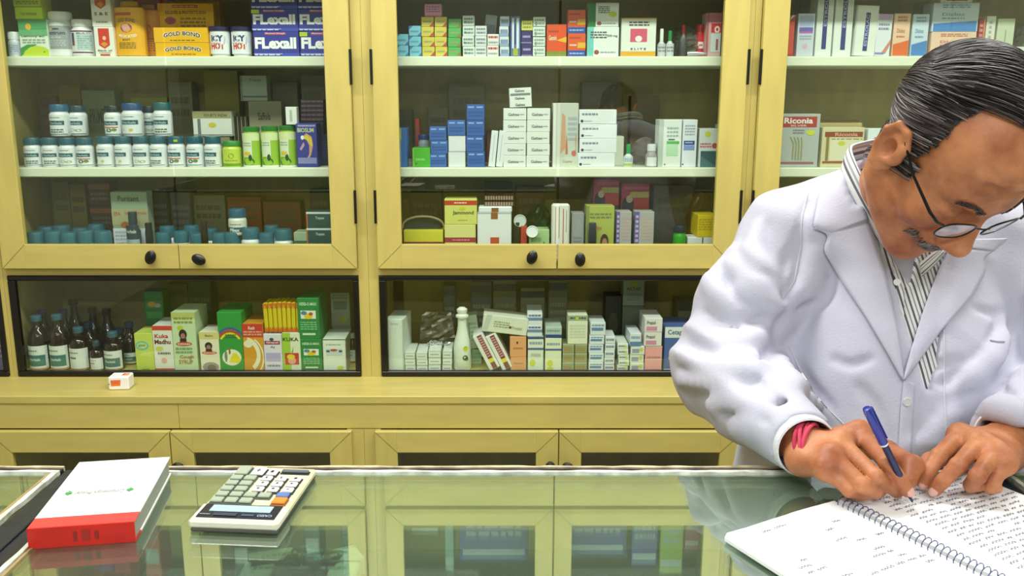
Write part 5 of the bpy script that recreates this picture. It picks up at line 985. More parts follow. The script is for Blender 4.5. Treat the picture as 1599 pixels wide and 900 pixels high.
# ------------------------------------------------------------------ the man: signed distance modelling
from mathutils.bvhtree import BVHTree
class Field:
    def __init__(s, lo, hi, h):
        s.lo = np.array(lo, float); s.h = h; s.n = np.ceil((np.array(hi)-s.lo)/h).astype(int)+1
        s.ax = [s.lo[i]+h*np.arange(s.n[i]) for i in range(3)]; s.d = np.full(s.n, .08, np.float32)
    def sub(s, lo, hi):
        sl = []; ax = []
        for i in range(3):
            a = max(0, int((lo[i]-s.lo[i])/s.h)); b = min(s.n[i], int((hi[i]-s.lo[i])/s.h)+2)
            if b <= a: return None, None
            sl.append(slice(a, b)); ax.append(s.ax[i][a:b])
        return tuple(sl), (ax[0][:, None, None], ax[1][None, :, None], ax[2][None, None, :])
    def merge(s, sl, v, k, op):
        a = s.d[sl]
        if op == 'u': h = np.maximum(k-np.abs(a-v), 0)/max(k, 1e-6); s.d[sl] = np.minimum(a, v)-h*h*k*.25
        else: h = np.maximum(k-np.abs(a+v), 0)/max(k, 1e-6); s.d[sl] = np.maximum(a, -v)+h*h*k*.25
    def cap(s, p, q, ra, rb=None, k=.01, op='u', flat=None):
        rb = ra if rb is None else rb; p = np.array(p, float); q = np.array(q, float); m = max(ra, rb)+k+.03
        sl, (X, Y, Z) = s.sub(np.minimum(p, q)-m, np.maximum(p, q)+m)
        if sl is None: return
        v = q-p; L = max(v@v, 1e-9); x, y, z = X-p[0], Y-p[1], Z-p[2]
        t = np.clip((x*v[0]+y*v[1]+z*v[2])/L, 0, 1)
        d = np.sqrt((x-t*v[0])**2+(y-t*v[1])**2+(z-t*v[2])**2)-(ra+(rb-ra)*t); s.merge(sl, d, k, op)
    def chain(s, P, R, k=.01, op='u'):
        for i in range(len(P)-1): s.cap(P[i], P[i+1], R[i], R[i+1], k, op)
    def ell(s, c, r, k=.01, op='u', M=None):
        c = np.array(c, float); r = np.array(r, float); m = r.max()+k+.03
        sl, (X, Y, Z) = s.sub(c-m, c+m)
        if sl is None: return
        x, y, z = X-c[0], Y-c[1], Z-c[2]
        if M is not None: x, y, z = [M[i][0]*x+M[i][1]*y+M[i][2]*z for i in range(3)]
        k0 = np.sqrt((x/r[0])**2+(y/r[1])**2+(z/r[2])**2); k1 = np.sqrt((x/r[0]**2)**2+(y/r[1]**2)**2+(z/r[2]**2)**2)
        s.merge(sl, k0*(k0-1)/np.maximum(k1, 1e-6), k, op)
    def mesh(s):
        d = s.d; ins = d < 0; n = d.shape
        c = np.zeros(tuple(x-1 for x in n), np.int8)
        for i in (0, 1):
            for j in (0, 1):
                for k in (0, 1): c += ins[i:n[0]-1+i, j:n[1]-1+j, k:n[2]-1+k]
        act = (c > 0) & (c < 8); idx = -np.ones(act.shape, np.int32); C = np.argwhere(act); idx[tuple(C.T)] = np.arange(len(C))
        acc = np.zeros((len(C), 3)); cnt = np.zeros(len(C))
        for a in range(3):
            o1, o2 = [x for x in range(3) if x != a]
            for i in (0, 1):
                for j in (0, 1):
                    off = np.zeros(3, int); off[o1] = i; off[o2] = j; A = C+off; B = A.copy(); B[:, a] += 1
                    da = d[tuple(A.T)]; db = d[tuple(B.T)]; m = (da < 0) != (db < 0); t = np.where(m, da/np.where(m, da-db, 1), 0)
                    P = off[None, :].astype(float)+np.zeros((len(C), 3)); P[:, a] += t
                    acc[m] += P[m]; cnt[m] += 1
        V = s.lo+(C+acc/cnt[:, None])*s.h; F = []
        for a in range(3):
            o1, o2 = [x for x in range(3) if x != a]
            sa = [slice(None)]*3; sb = [slice(None)]*3; sa[a] = slice(0, -1); sb[a] = slice(1, None)
            A = ins[tuple(sa)]; B = ins[tuple(sb)]; E = np.argwhere(A != B)
            E = E[(E[:, o1] > 0) & (E[:, o2] > 0) & (E[:, o1] < n[o1]-1) & (E[:, o2] < n[o2]-1)]
            q = []
            for i, j in ((1, 1), (0, 1), (0, 0), (1, 0)):
                T = E.copy(); T[:, o1] -= i; T[:, o2] -= j; q.append(idx[tuple(T.T)])
            q = np.stack(q, 1); fl = A[tuple(E.T)]
            if a == 1: fl = ~fl
            q[~fl] = q[~fl][:, ::-1]; F.append(q)
        return V, np.concatenate(F)
def mesh_obj(name, V, F, m, parent=None, smooth_it=0):
    me = bpy.data.meshes.new(name); me.vertices.add(len(V)); me.vertices.foreach_set('co', np.asarray(V, np.float32).ravel())
    F = np.asarray(F); me.loops.add(F.size); me.loops.foreach_set('vertex_index', F.ravel().astype(np.int32))
    me.polygons.add(len(F)); me.polygons.foreach_set('loop_start', np.arange(0, F.size, F.shape[1], dtype=np.int32))
    me.polygons.foreach_set('use_smooth', [True]*len(F)); me.update(calc_edges=True); me.validate()
    bm = bmesh.new(); bm.from_mesh(me)
    for _ in range(smooth_it): bmesh.ops.smooth_vert(bm, verts=bm.verts, factor=.5, use_axis_x=True, use_axis_y=True, use_axis_z=True)
    bmesh.ops.recalc_face_normals(bm, faces=bm.faces); bm.to_mesh(me); bm.free()
    me.materials.append(m); o = bpy.data.objects.new(name, me); COL.objects.link(o)
    if parent: o.parent = parent
    return o
def smoothV(V, F, it=1):
    V = V.copy()
    for _ in range(it):
        A = np.zeros_like(V); c = np.zeros(len(V))
        for i in range(4):
            a, b = F[:, i], F[:, (i+1) % 4]
            np.add.at(A, a, V[b]); np.add.at(c, a, 1); np.add.at(A, b, V[a]); np.add.at(c, b, 1)
        V = V*.5+.5*A/np.maximum(c, 1)[:, None]
    return V

# head frame: s = his right, f = face forward, u = up
HO = np.array([.570, 1.155, 1.4375]); HS = 1.06
HR = np.array([[-.926, -.376, -.015], [.222, -.51, -.83], [.305, -.772, .557]])
_u, _, _v = np.linalg.svd(HR); HR = _u@_v
def H(s, f, u): return HO+HS*(HR.T@np.array([s, f, u], float))
def Hl(w_): return HR@(np.asarray(w_)-HO)/HS
skin = bpy.data.materials.new('skin'); skin.use_nodes = True
nt = skin.node_tree; pb_ = nt.nodes['Principled BSDF']; pb_.inputs['Roughness'].default_value = .5
pb_.inputs['Subsurface Weight'].default_value = .08; pb_.inputs['Subsurface Radius'].default_value = (.01, .004, .002); pb_.inputs['Subsurface Scale'].default_value = .6
tc = nt.nodes.new('ShaderNodeTexCoord'); n1 = nt.nodes.new('ShaderNodeTexNoise'); n1.inputs['Scale'].default_value = 28; n1.inputs['Detail'].default_value = 6
r1 = nt.nodes.new('ShaderNodeValToRGB'); r1.color_ramp.elements[0].position = .32; r1.color_ramp.elements[1].position = .68
r1.color_ramp.elements[0].color = (*rgb('985634'), 1); r1.color_ramp.elements[1].color = (*rgb('c98459'), 1)
n2 = nt.nodes.new('ShaderNodeTexNoise'); n2.inputs['Scale'].default_value = 260; n2.inputs['Detail'].default_value = 3
bp = nt.nodes.new('ShaderNodeBump'); bp.inputs['Strength'].default_value = .6; bp.inputs['Distance'].default_value = .0008
for a_, b_ in ((tc.outputs['Object'], n1.inputs['Vector']), (tc.outputs['Object'], n2.inputs['Vector']), (n1.outputs[0], r1.inputs[0]), (r1.outputs[0], pb_.inputs['Base Color']), (n2.outputs[0], bp.inputs['Height']), (bp.outputs[0], pb_.inputs['Normal'])): nt.links.new(a_, b_)

PTS = lambda L: [np.array(atz(x, y, z)) for x, y, z in L]
# ---- head (local space)
f = Field((-.115, -.135, -.15), (.115, .15, .145), .0021)
f.ell((0, -.006, .044), (.0765, .090, .079), .01)
f.ell((0, .036, .045), (.062, .056, .06), .03)
f.ell((0, .028, -.035), (.059, .062, .085), .03)
for sg in (-1, 1):
    f.cap((sg*.052, -.002, -.055), (sg*.014, .07, -.106), .020, .017, .03)
    f.ell((sg*.043, .062, -.03), (.022, .022, .02), .02)
    f.cap((sg*.012, .088, .024), (sg*.045, .074, .026), .009, .008, .02)
f.ell((0, .078, -.108), (.021, .017, .018), .015)
f.cap((0, .086, .012), (0, .112, -.034), .0085, .0115, .013)
f.ell((0, .113, -.040), (.0135, .0135, .012), .008)
for sg in (-1, 1):
    f.ell((sg*.014, .102, -.044), (.009, .012, .0085), .008)
    f.ell((sg*.032, .100, -.002), (.019, .016, .012), .012, 's')
    f.ell((sg*.032, .0755, -.003), (.0155, .014, .0125), .004)
    f.cap((sg*.018, .0895, -.010), (sg*.044, .083, -.0095), .0022, .0022, .004, 's')       # lid line of the lowered eye
    f.cap((sg*.022, .094, -.052), (sg*.036, .082, -.078), .0025, .002, .008, 's')         # nasolabial fold
    f.cap((sg*.007, .106, -.050), (sg*.008, .108, -.047), .0028, .0028, .003, 's')
f.ell((0, .090, -.060), (.026, .014, .012), .01)
f.ell((0, .0955, -.0685), (.023, .008, .0048), .004); f.ell((0, .094, -.0785), (.020, .0085, .0058), .004)
f.chain([(-.025, .090, -.074), (0, .102, -.0732), (.025, .090, -.074)], [.0016]*3, .003, 's')
for z_ in (.058, .072): f.chain([(-.04, .082, z_+.001), (0, .096, z_), (.04, .082, z_+.001)], [.0016]*3, .008, 's')   # brow furrows
for sg in (-1, 1):      # ears
    A = [(sg*.079, .012, -.008), (sg*.083, .010, .016), (sg*.087, -.003, .030), (sg*.091, -.018, .028), (sg*.0905, -.024, .010), (sg*.0865, -.019, -.014), (sg*.082, -.008, -.031), (sg*.079, .002, -.034), (sg*.077, .008, -.022)]
    f.ell((sg*.083, -.007, .0), (.007, .020, .031), .006)
    f.chain(A, [.0040, .0038, .004, .004, .0038, .0042, .0066, .006, .005], .004)
    f.ell((sg*.091, -.004, -.002), (.0115, .0095, .0145), .003, 's')
    f.chain([(sg*.089, .003, .019), (sg*.0925, -.011, .020), (sg*.0925, -.0165, .004)], [.0032]*3, .002, 's')
    f.cap((sg*.080, .012, -.002), (sg*.083, .011, -.010), .0042, .004, .004)
nb = Hl((.590, 1.345, 1.345))
f.cap((0, -.012, -.040), tuple(nb), .047, .060, .03)
Vh, Fh = f.mesh(); Vh = smoothV(Vh, Fh, 1)
HeadLocal = Vh.copy(); HeadF = Fh.copy()
Vh = HO+HS*(Vh@HR)
# ---- hands (world space)
def hand(W, fore, fingers, thumb, palmr=.0145):
    P = [q for fg in fingers for q in fg]+[W, fore]+thumb; lo = np.min(P, 0)-.04; hi = np.max(P, 0)+.04
    g = Field(lo, hi, .0016)
    g.cap(fore, W, .031, .0255, .02)
    for i, fg in enumerate(fingers):
        m_ = fg[0]; g.cap(W+(m_-fingers[1][0])*.45+np.array([0, 0, -.002]), m_, .0165, palmr-.001*i, .014)
        R = [.0112, .0098, .0086, .0078] if i < 3 else [.0102, .0088, .0078, .0070]
        if i == 3: R = [x*.97 for x in R]
        g.cap(fg[0], fg[1], R[0]*.95, R[1]*.93, .0014); g.cap(fg[1], fg[2], R[1]*.93, R[2]*.96, .0014); g.cap(fg[2], fg[3], R[2]*.96, R[3], .0014)
        g.ell(fg[0]+np.array([0, 0, .001]), (.0112, .0112, .0112), .009); g.ell(fg[1], (R[1]*1.0,)*3, .0015)
    for a in range(3): 
        g.cap(fingers[a][0]-np.array([0, 0, .004]), fingers[a+1][0]-np.array([0, 0, .004]), .0105, .0105, .01)
    g.chain(thumb, [.017, .0125, .0110, .0088], .007)
    return g
# right hand holding the pen
rW = np.array(atz(1262, 702, 1.088)); rF = np.array([.352, 1.10, 1.090])
rI = PTS([(1342, 676, 1.106), (1384, 722, 1.100), (1406, 750, 1.082), (1416, 766, 1.0705)])
rM = PTS([(1312, 692, 1.104), (1367, 744, 1.088), (1390, 760, 1.072), (1400, 768, 1.062)])
rR = PTS([(1297, 711, 1.098), (1346, 758, 1.080), (1366, 768, 1.067), (1372, 768, 1.062)])
rL = PTS([(1290, 731, 1.088), (1326, 766, 1.071), (1346, 772, 1.064), (1356, 772, 1.062)])
rT = [np.array(atz(1300, 690, 1.080)), np.array(atz(1385, 705, 1.075)), np.array(atz(1426, 727, 1.082)), np.array(atz(1420, 750, 1.072))]
gr = hand(rW, rF, [rI, rM, rR, rL], rT)
for q in ([rI[0], rW], [rM[0], rW]): gr.cap(q[0]+np.array([0, 0, .010]), q[1]*.6+q[0]*.4+np.array([0, 0, .012]), .003, .0025, .008)
for q, d_ in ((rI, .011), (rM, .011)):
    for e in (-.0025, 0, .0025):      # knuckle creases
        c_ = q[1]+np.array([e, -e*.6, d_]); gr.cap(c_+np.array([-.004, -.004, 0]), c_+np.array([.004, .004, 0]), .0009, .0009, .001, 's')
# left hand resting on the page
lW = np.array(atz(1560, 697, 1.086)); lF = np.array([.665, 1.07, 1.092])
lI = PTS([(1499, 680, 1.100), (1466, 712, 1.090), (1448, 739, 1.072), (1442, 754, 1.0605)])
lM = PTS([(1530, 690, 1.104), (1496, 727, 1.092), (1472, 752, 1.072), (1460, 765, 1.0605)])
lR = PTS([(1554, 705, 1.100), (1526, 744, 1.086), (1516, 758, 1.068), (1528, 758, 1.062)])
lL = PTS([(1569, 722, 1.092), (1552, 751, 1.074), (1546, 762, 1.064), (1556, 762, 1.061)])
lT = [np.array(atz(1530, 700, 1.072)), np.array(atz(1480, 708, 1.066)), np.array(atz(1454, 722, 1.066)), np.array(atz(1438, 738, 1.060))]
gl_ = hand(lW, lF, [lI, lM, lR, lL], lT)
Vr, Fr = gr.mesh(); Vr = smoothV(Vr, Fr, 1); Vl, Fl = gl_.mesh(); Vl = smoothV(Vl, Fl, 1)
# ---- hidden trunk and arms inside the clothes, part of the same body
g = Field((.20, .98, .03), (1.0, 1.60, 1.45), .012)
g.ell((.60, 1.345, 1.14), (.140, .085, .20), .05); g.ell((.60, 1.30, .95), (.14, .10, .16), .08)
g.cap((.47, 1.37, 1.28), (.74, 1.365, 1.275), .038, .038, .05); g.cap((.595, 1.35, 1.25), (.590, 1.34, 1.36), .055, .055, .04)
g.chain([(.455, 1.37, 1.27), (.335, 1.30, 1.10), tuple(rF)], [.045, .038, .030], .03); g.chain([(.765, 1.365, 1.265), (.86, 1.25, 1.10), tuple(lF)], [.045, .038, .030], .03)
g.chain([(.53, 1.33, .88), (.52, 1.36, .48), (.51, 1.40, .10)], [.075, .055, .04], .05); g.chain([(.68, 1.33, .88), (.69, 1.36, .48), (.70, 1.40, .10)], [.075, .055, .04], .05)
Vb, Fb = g.mesh()
VV = [Vh, Vr, Vl, Vb]; FF = [Fh, Fr, Fl, Fb]; k0 = 0; Fa = []
for v_, f_ in zip(VV, FF): Fa.append(f_+k0); k0 += len(v_)
man = empty('person', (.60, 1.38, 0)); tag(man, 'man in a white coat bent over the notebook writing with a blue pen', 'person')
mo = Vector((-.60, -1.38, 0))
body = mesh_obj('body', np.concatenate(VV), np.concatenate(Fa), skin, man); body.location = mo
def part(o): o.location = mo; return o
bodyB = BVHTree.FromPolygons([Vector(v) for v in Vh], [tuple(q) for q in Fh])
headB = BVHTree.FromPolygons([Vector(v) for v in HeadLocal], [tuple(q) for q in HeadF])

# ---- coat
COAT = mat('bbbbcc', .75, 0, .015, 300, (1, 1, 1), .25)
ct = Field((.17, .96, .66), (1.10, 1.66, 1.47), .0048)
ct.ell((.602, 1.345, 1.15), (.178, .112, .20), .02); ct.ell((.602, 1.30, 1.00), (.185, .165, .20), .12); ct.cap((.54, 1.32, .86), (.67, 1.32, .86), .165, .165, .10)
ct.cap((.458, 1.375, 1.285), (.752, 1.37, 1.28), .066, .066, .06)
ct.cap((.585, 1.385, 1.355), (.450, 1.378, 1.300), .052, .056, .05); ct.cap((.60, 1.385, 1.355), (.765, 1.375, 1.30), .052, .056, .05)
dt = ct.d.copy()                                                  # trunk alone, for the opening
rS, rE, rC = np.array([.452, 1.37, 1.272]), np.array([.338, 1.305, 1.098]), np.array(atz(1252, 692, 1.090))
ct.chain([rS, (rS+rE)/2+np.array([-.012, 0, .004]), rE], [.079, .074, .074], .03)
ct.chain([rE, rE*.5+rC*.5+np.array([-.006, 0, .002]), rC], [.074, .058, .042], .02)
lS, lE, lC = np.array([.762, 1.365, 1.268]), np.array([.868, 1.24, 1.100]), np.array(atz(1563, 692, 1.092))+np.array([.012, .012, 0])
ct.chain([lS, (lS+lE)/2, lE], [.079, .074, .072], .03); ct.chain([lE, lE*.5+lC*.5+np.array([0, .0, .004]), lC], [.072, .060, .045], .02)
# hem cut, cuffs cut open
def halfspace(fd, p, nrm, k=.003, reg=.07):
    p = np.array(p); nrm = np.array(nrm, float); nrm /= np.linalg.norm(nrm)
    sl, (X, Y, Z) = fd.sub(p-reg, p+reg)
    d = (X-p[0])*nrm[0]+(Y-p[1])*nrm[1]+(Z-p[2])*nrm[2]; fd.d[sl] = np.maximum(fd.d[sl], d)
halfspace(ct, rC+np.array([.004, -.004, 0]), rW-rE); halfspace(ct, lC, lW-lE)
for C_, E_ in ((rC, rE), (lC, lE)):
    ax_ = (E_-C_)/np.linalg.norm(E_-C_); ct.cap(C_-ax_*.03, C_+ax_*.014, .034, .034, .002, 's')
sl, (X, Y, Z) = ct.sub((.1, .9, .6), (1.2, 1.7, .9)); ct.d[sl] = np.maximum(ct.d[sl], .70-Z)
# neck hole
ct.cap((.592, 1.352, 1.30), (.585, 1.335, 1.50), .060, .066, .004, 's')
# opening between the lapels
def PX(px, py, Y): p = at(px, py, Y); return np.array([p.x, p.z])
def wedge(fd, poly):
    X, Z = fd.ax[0][:, None, None], fd.ax[2][None, None, :]; d = np.full((len(fd.ax[0]), 1, len(fd.ax[2])), -1.0); c = np.mean(poly, 0)
    for i in range(len(poly)):
        a, b = poly[i-1], poly[i]; n_ = np.array([b[1]-a[1], a[0]-b[0]]); n_ /= np.linalg.norm(n_)
        if (c-a)@n_ > 0: n_ = -n_
        d = np.maximum(d, (X-a[0])*n_[0]+(Z-a[1])*n_[1])
    return d
wd = wedge(ct, [PX(1411, 588, 1.235), PX(1338, 285, 1.34), PX(1352, 235, 1.36), PX(1500, 250, 1.36), PX(1492, 385, 1.27)])
frontmask = np.where(ct.ax[1] < 1.36, -1.0, 1.0)[None, :, None]
ct.d = np.maximum(ct.d, -np.maximum(np.maximum(wd, frontmask), -(dt+.013))).astype(np.float32)
V0, F0 = ct.mesh(); cb = BVHTree.FromPolygons([Vector(v) for v in V0], [tuple(q) for q in F0])
def cast(px, py, tree, off=0, alt=None):
    d = ray(px, py).normalized(); h = tree.ray_cast(Vector((0, 0, EYE)), d)
    best = h[0]
    for t_ in (alt or []):
        h2 = t_.ray_cast(Vector((0, 0, EYE)), d)
        if h2[0] is not None and (best is None or (h2[0]-Vector((0, 0, EYE))).length < (best-Vector((0, 0, EYE))).length): best = h2[0]
    return None if best is None else best-d*off
FOLD = [  # (kind, radius, depth in, points)
    ('g', .013, [(1226, 452), (1218, 500), (1200, 548), (1184, 598)]), ('g', .009, [(1184, 592), (1208, 622), (1250, 652), (1290, 668)]),
    ('g', .005, [(1208, 470), (1184, 500), (1160, 508)]), ('g', .005, [(1204, 500), (1180, 528), (1150, 530)]), ('g', .004, [(1110, 574), (1150, 580), (1184, 594)]), ('g', .004, [(1100, 610), (1140, 604), (1180, 606)]),
    ('g', .004, [(1120, 396), (1140, 420), (1176, 440), (1206, 448)]),
    ('r', .006, [(1196, 456), (1170, 440), (1140, 410)]), ('g', .004, [(1270, 470), (1262, 500), (1240, 530)]), ('g', .004, [(1300, 560), (1330, 570), (1360, 560)]), ('g', .004, [(1240, 380), (1226, 410), (1222, 440)]),
    ('g', .005, [(1500, 620), (1530, 600), (1556, 560)]), ('g', .004, [(1440, 560), (1470, 570), (1500, 560)]), ('g', .004, [(1520, 480), (1550, 490), (1590, 480)]),
    ('r', .012, [(1108, 436), (1128, 462), (1150, 486)]), ('g', .007, [(1128, 432), (1152, 462), (1172, 478)]), ('r', .011, [(1158, 452), (1185, 470), (1212, 478)]),
    ('g', .006, [(1098, 486), (1130, 512), (1160, 520)]), ('r', .012, [(1084, 506), (1120, 532), (1160, 540), (1196, 532)]),
    ('g', .007, [(1074, 536), (1112, 556), (1160, 562), (1188, 552)]), ('r', .011, [(1066, 556), (1104, 574), (1150, 584), (1178, 580)]),
    ('g', .006, [(1060, 576), (1100, 590), (1150, 598), (1178, 602)]), ('r', .010, [(1060, 596), (1100, 604), (1150, 612)]), ('g', .006, [(1064, 616), (1100, 618), (1140, 622)]),
    ('r', .010, [(1076, 644), (1110, 634), (1150, 632), (1190, 644)]), ('g', .006, [(1090, 664), (1126, 650), (1160, 650), (1196, 660)]), ('r', .009, [(1110, 690), (1150, 672), (1184, 668)]),
    ('g', .006, [(1196, 348), (1190, 384), (1200, 410)]), ('r', .012, [(1186, 356), (1178, 396), (1188, 420)]),
    ('g', .006, [(1262, 312), (1250, 352), (1250, 400), (1242, 440), (1226, 466)]), ('r', .010, [(1236, 470), (1262, 440), (1270, 400)]), ('g', .007, [(1250, 482), (1290, 470), (1300, 430)]),
    ('r', .010, [(1218, 560), (1240, 600), (1280, 640)]), ('g', .006, [(1228, 540), (1258, 590), (1300, 640)]), ('g', .007, [(1340, 600), (1370, 640), (1388, 690)]),
    ('g', .008, [(1560, 500), (1540, 540), (1500, 580), (1470, 600)]), ('r', .012, [(1576, 520), (1548, 560), (1510, 596)]), ('g', .009, [(1596, 470), (1580, 520), (1568, 580), (1552, 620)]),
    ('g', .008, [(1460, 650), (1480, 680), (1500, 700)]), ('r', .011, [(1420, 700), (1450, 690), (1480, 650)]), ('g', .006, [(1560, 600), (1580, 620), (1598, 626)]), ('r', .009, [(1550, 640), (1575, 640), (1598, 650)])]
for kind, r_, pts in FOLD:
    Q = [cast(x, y, cb) for x, y in pts]; Q = [np.array(q) for q in Q if q is not None]
    # smooth the polyline
    if len(Q) < 2: continue
    D_ = []
    for i in range(len(Q)-1):
        for t_ in np.linspace(0, 1, 4, endpoint=False):
            a, b, c_, e_ = Q[max(i-1, 0)], Q[i], Q[i+1], Q[min(i+2, len(Q)-1)]
            D_.append(.5*((2*b)+(-a+c_)*t_+(2*a-5*b+4*c_-e_)*t_**2+(-a+3*b-3*c_+e_)*t_**3))
    D_.append(Q[-1]); n_ = len(D_)
    for i in range(n_-1):
        w0 = .3+.7*math.sin(PI*(i+.5)/n_)
        dv = ray(1400, 500).normalized(); off = np.array(dv)
        if kind == 'r': ct.cap(D_[i]+off*(r_*.9), D_[i+1]+off*(r_*.9), r_*w0*.55+.001, None, .022, 'u')
        else: ct.cap(D_[i]-off*(r_*.1), D_[i+1]-off*(r_*.1), r_*w0*.62, None, .010, 's')
# broad soft unevenness of the cloth
X, Y, Z = ct.ax[0][:, None, None], ct.ax[1][None, :, None], ct.ax[2][None, None, :]
X, Y, Z = [q.astype(np.float32) for q in (X, Y, Z)]
q_ = .55*X+.80*Z+.2*Y; ph = 105*q_+3.4*np.sin(17*X-13*Z+4*Y)+1.6*np.sin(29*Z+15*X)+.5*np.sin(47*X-29*Z)
gv = np.abs(np.sin(ph*.5)); msk = .35+.65*np.clip(.5+.9*np.sin(26*X+31*Z+9*Y+1)*np.sin(17*Z-21*X+12*Y), 0, 1)
arm = np.clip((.44-X)/.05, 0, 1)*np.clip((1.30-Z)/.08, 0, 1)+np.clip((X-.76)/.05, 0, 1)*.8+.16
ct.d += (.0068*(gv-.62)*msk*np.clip(arm, 0, 1)*np.clip((Y-1.06)/.06, .12, 1)+.0020*np.sin(38*X+22*Z+6*np.sin(9*Z))*np.sin(31*Z-17*Y+2)).astype(np.float32)
Vc, Fc = ct.mesh(); Vc = smoothV(Vc, Fc, 2)
coat = part(mesh_obj('coat', Vc, Fc, COAT, man))
cb = BVHTree.FromPolygons([Vector(v) for v in Vc], [tuple(q) for q in Fc])
# ---- striped shirt
ST_ = bpy.data.materials.new('striped_cotton'); ST_.use_nodes = True; nt = ST_.node_tree; p_ = nt.nodes['Principled BSDF']; p_.inputs['Roughness'].default_value = .7
tc = nt.nodes.new('ShaderNodeTexCoord'); mp = nt.nodes.new('ShaderNodeMapping'); mp.inputs['Rotation'].default_value = (0, math.radians(9), 0)
wv = nt.nodes.new('ShaderNodeTexWave'); wv.bands_direction = 'X'; wv.inputs['Scale'].default_value = 26; wv.inputs['Distortion'].default_value = .3
rp = nt.nodes.new('ShaderNodeValToRGB'); rp.color_ramp.interpolation = 'CONSTANT'; e = rp.color_ramp.elements
e[0].position = 0; e[0].color = (*rgb('50545e'), 1); e[1].position = .16; e[1].color = (*rgb('e6e6e2'), 1)
for po, c_ in ((.5, 'b0b4b8'), (.62, 'e8e8e4'), (.9, '8c9098')): q_ = e.new(po); q_.color = (*rgb(c_), 1)
for a_, b_ in ((tc.outputs['Object'], mp.inputs[0]), (mp.outputs[0], wv.inputs['Vector']), (wv.outputs[0], rp.inputs[0]), (rp.outputs[0], p_.inputs['Base Color'])): nt.links.new(a_, b_)
sh = Field((.40, 1.15, 1.04), (.80, 1.50, 1.45), .004)
sh.d[:] = .08
sh.ell((.602, 1.345, 1.15), (.170, .104, .19), .02); sh.ell((.602, 1.30, 1.00), (.177, .157, .19), .12); sh.cap((.458, 1.375, 1.285), (.752, 1.37, 1.28), .056, .056, .06)
sh.cap((.585, 1.385, 1.345), (.50, 1.378, 1.300), .046, .046, .05); sh.cap((.60, 1.385, 1.345), (.70, 1.375, 1.30), .046, .046, .05)
sh.cap((.592, 1.352, 1.30), (.585, 1.335, 1.50), .058, .064, .004, 's')
wn = wedge(sh, [PX(1412, 446, 1.26), PX(1372, 350, 1.28), PX(1452, 350, 1.28)]); sh.d = np.maximum(sh.d, np.where(sh.ax[1] < 1.33, 1., 0.)[None, :, None]*(wedge(sh, [PX(1411, 588, 1.235), PX(1338, 285, 1.34), PX(1352, 235, 1.36), PX(1500, 250, 1.36), PX(1492, 385, 1.27)])-.018)+np.where(sh.ax[1] < 1.33, 0., -1.)[None, :, None])
sh.d = np.maximum(sh.d, -np.maximum(wn, np.where(sh.ax[1] < 1.34, -1., 1.)[None, :, None])).astype(np.float32)
Vs, Fs = sh.mesh(); Vs = smoothV(Vs, Fs, 1); shirt = part(mesh_obj('shirt', Vs, Fs, ST_, man))
sb = BVHTree.FromPolygons([Vector(v) for v in Vs], [tuple(q) for q in Fs])
def resample(P, n):
    P = [np.array(p, float) for p in P]; L = [0]
    for i in range(1, len(P)): L.append(L[-1]+np.linalg.norm(P[i]-P[i-1]))
    out = []
    for k in range(n):
        t_ = L[-1]*k/(n-1); i = min(len(L)-2, int(np.searchsorted(L, t_, 'right')-1)); f_ = (t_-L[i])/(L[i+1]-L[i]+1e-9); out.append(P[i]*(1-f_)+P[i+1]*f_)
    return out
def cloth_strip(name, inner, outer, off, m, parent, n=40, k=10, thick=.0022, trees=None, puff=.003, smooth_=2, cols=None):
    """a sewn flap lying on the clothes below it"""
    I, O = resample(inner, n), resample(outer, n); G = []
    for a, b in zip(I, O):
        row = []
        for j in range(k+1):
            q = a*(1-j/k)+b*j/k; h = cast(q[0], q[1], trees[0], off+puff*math.sin(PI*j/k), trees[1:]); row.append(h)
        G.append(row)
    for row in G:
        for j in range(k+1):
            if row[j] is None: row[j] = next((x for x in row if x is not None), None)
    G = [r for r in G if r[0] is not None]; n = len(G)
    A = np.array([[list(p) for p in r] for r in G])
    for _ in range(smooth_):
        B = A.copy(); B[1:-1] = (A[:-2]+2*A[1:-1]+A[2:])/4; A = B
        B = A.copy(); B[:, 1:-1] = (A[:, :-2]+2*A[:, 1:-1]+A[:, 2:])/4; A = B
    Fq = [(i*(k+1)+j, i*(k+1)+j+1, (i+1)*(k+1)+j+1, (i+1)*(k+1)+j) for i in range(n-1) for j in range(k)]
    o = mesh_obj(name, A.reshape(-1, 3), np.array(Fq), m, parent)
    if cols:
        for c_ in cols[1:]: o.data.materials.append(c_)
        o.data.polygons.foreach_set('material_index', [(0, 0, 1, 0, 2, 0, 0, 1, 0, 2)[i % k % 10] for i in range(len(Fq))])
    sd = o.modifiers.new('thickness', 'SOLIDIFY'); sd.thickness = thick; sd.offset = 0
    return o
TR = [cb, sb]
cloth_strip('lapel', [(1350, 330), (1366, 372), (1384, 430), (1400, 510), (1411, 592)], [(1270, 357), (1296, 366), (1284, 389), (1316, 442), (1350, 492), (1386, 552), (1410, 594)], .006, COAT, coat, trees=TR)
cloth_strip('collar', [(1352, 240), (1342, 262), (1345, 300), (1356, 344)], [(1318, 262), (1288, 284), (1277, 310), (1269, 356), (1300, 364)], .007, COAT, coat, trees=TR, n=30)
cloth_strip('lapel', [(1480, 388), (1462, 430), (1440, 490), (1422, 548), (1411, 592)], [(1552, 392), (1534, 404), (1540, 424), (1520, 460), (1470, 516), (1436, 562), (1412, 594)], .006, COAT, coat, trees=TR)
cloth_strip('collar', [(1492, 375), (1484, 384)], [(1575, 372), (1552, 392)], .007, COAT, coat, trees=TR, n=8)
cloth_strip('front_placket', [(1411, 592), (1406, 640), (1403, 690), (1400, 732)], [(1428, 600), (1426, 645), (1424, 690), (1420, 730)], .002, COAT, coat, trees=TR, k=5, puff=.001)
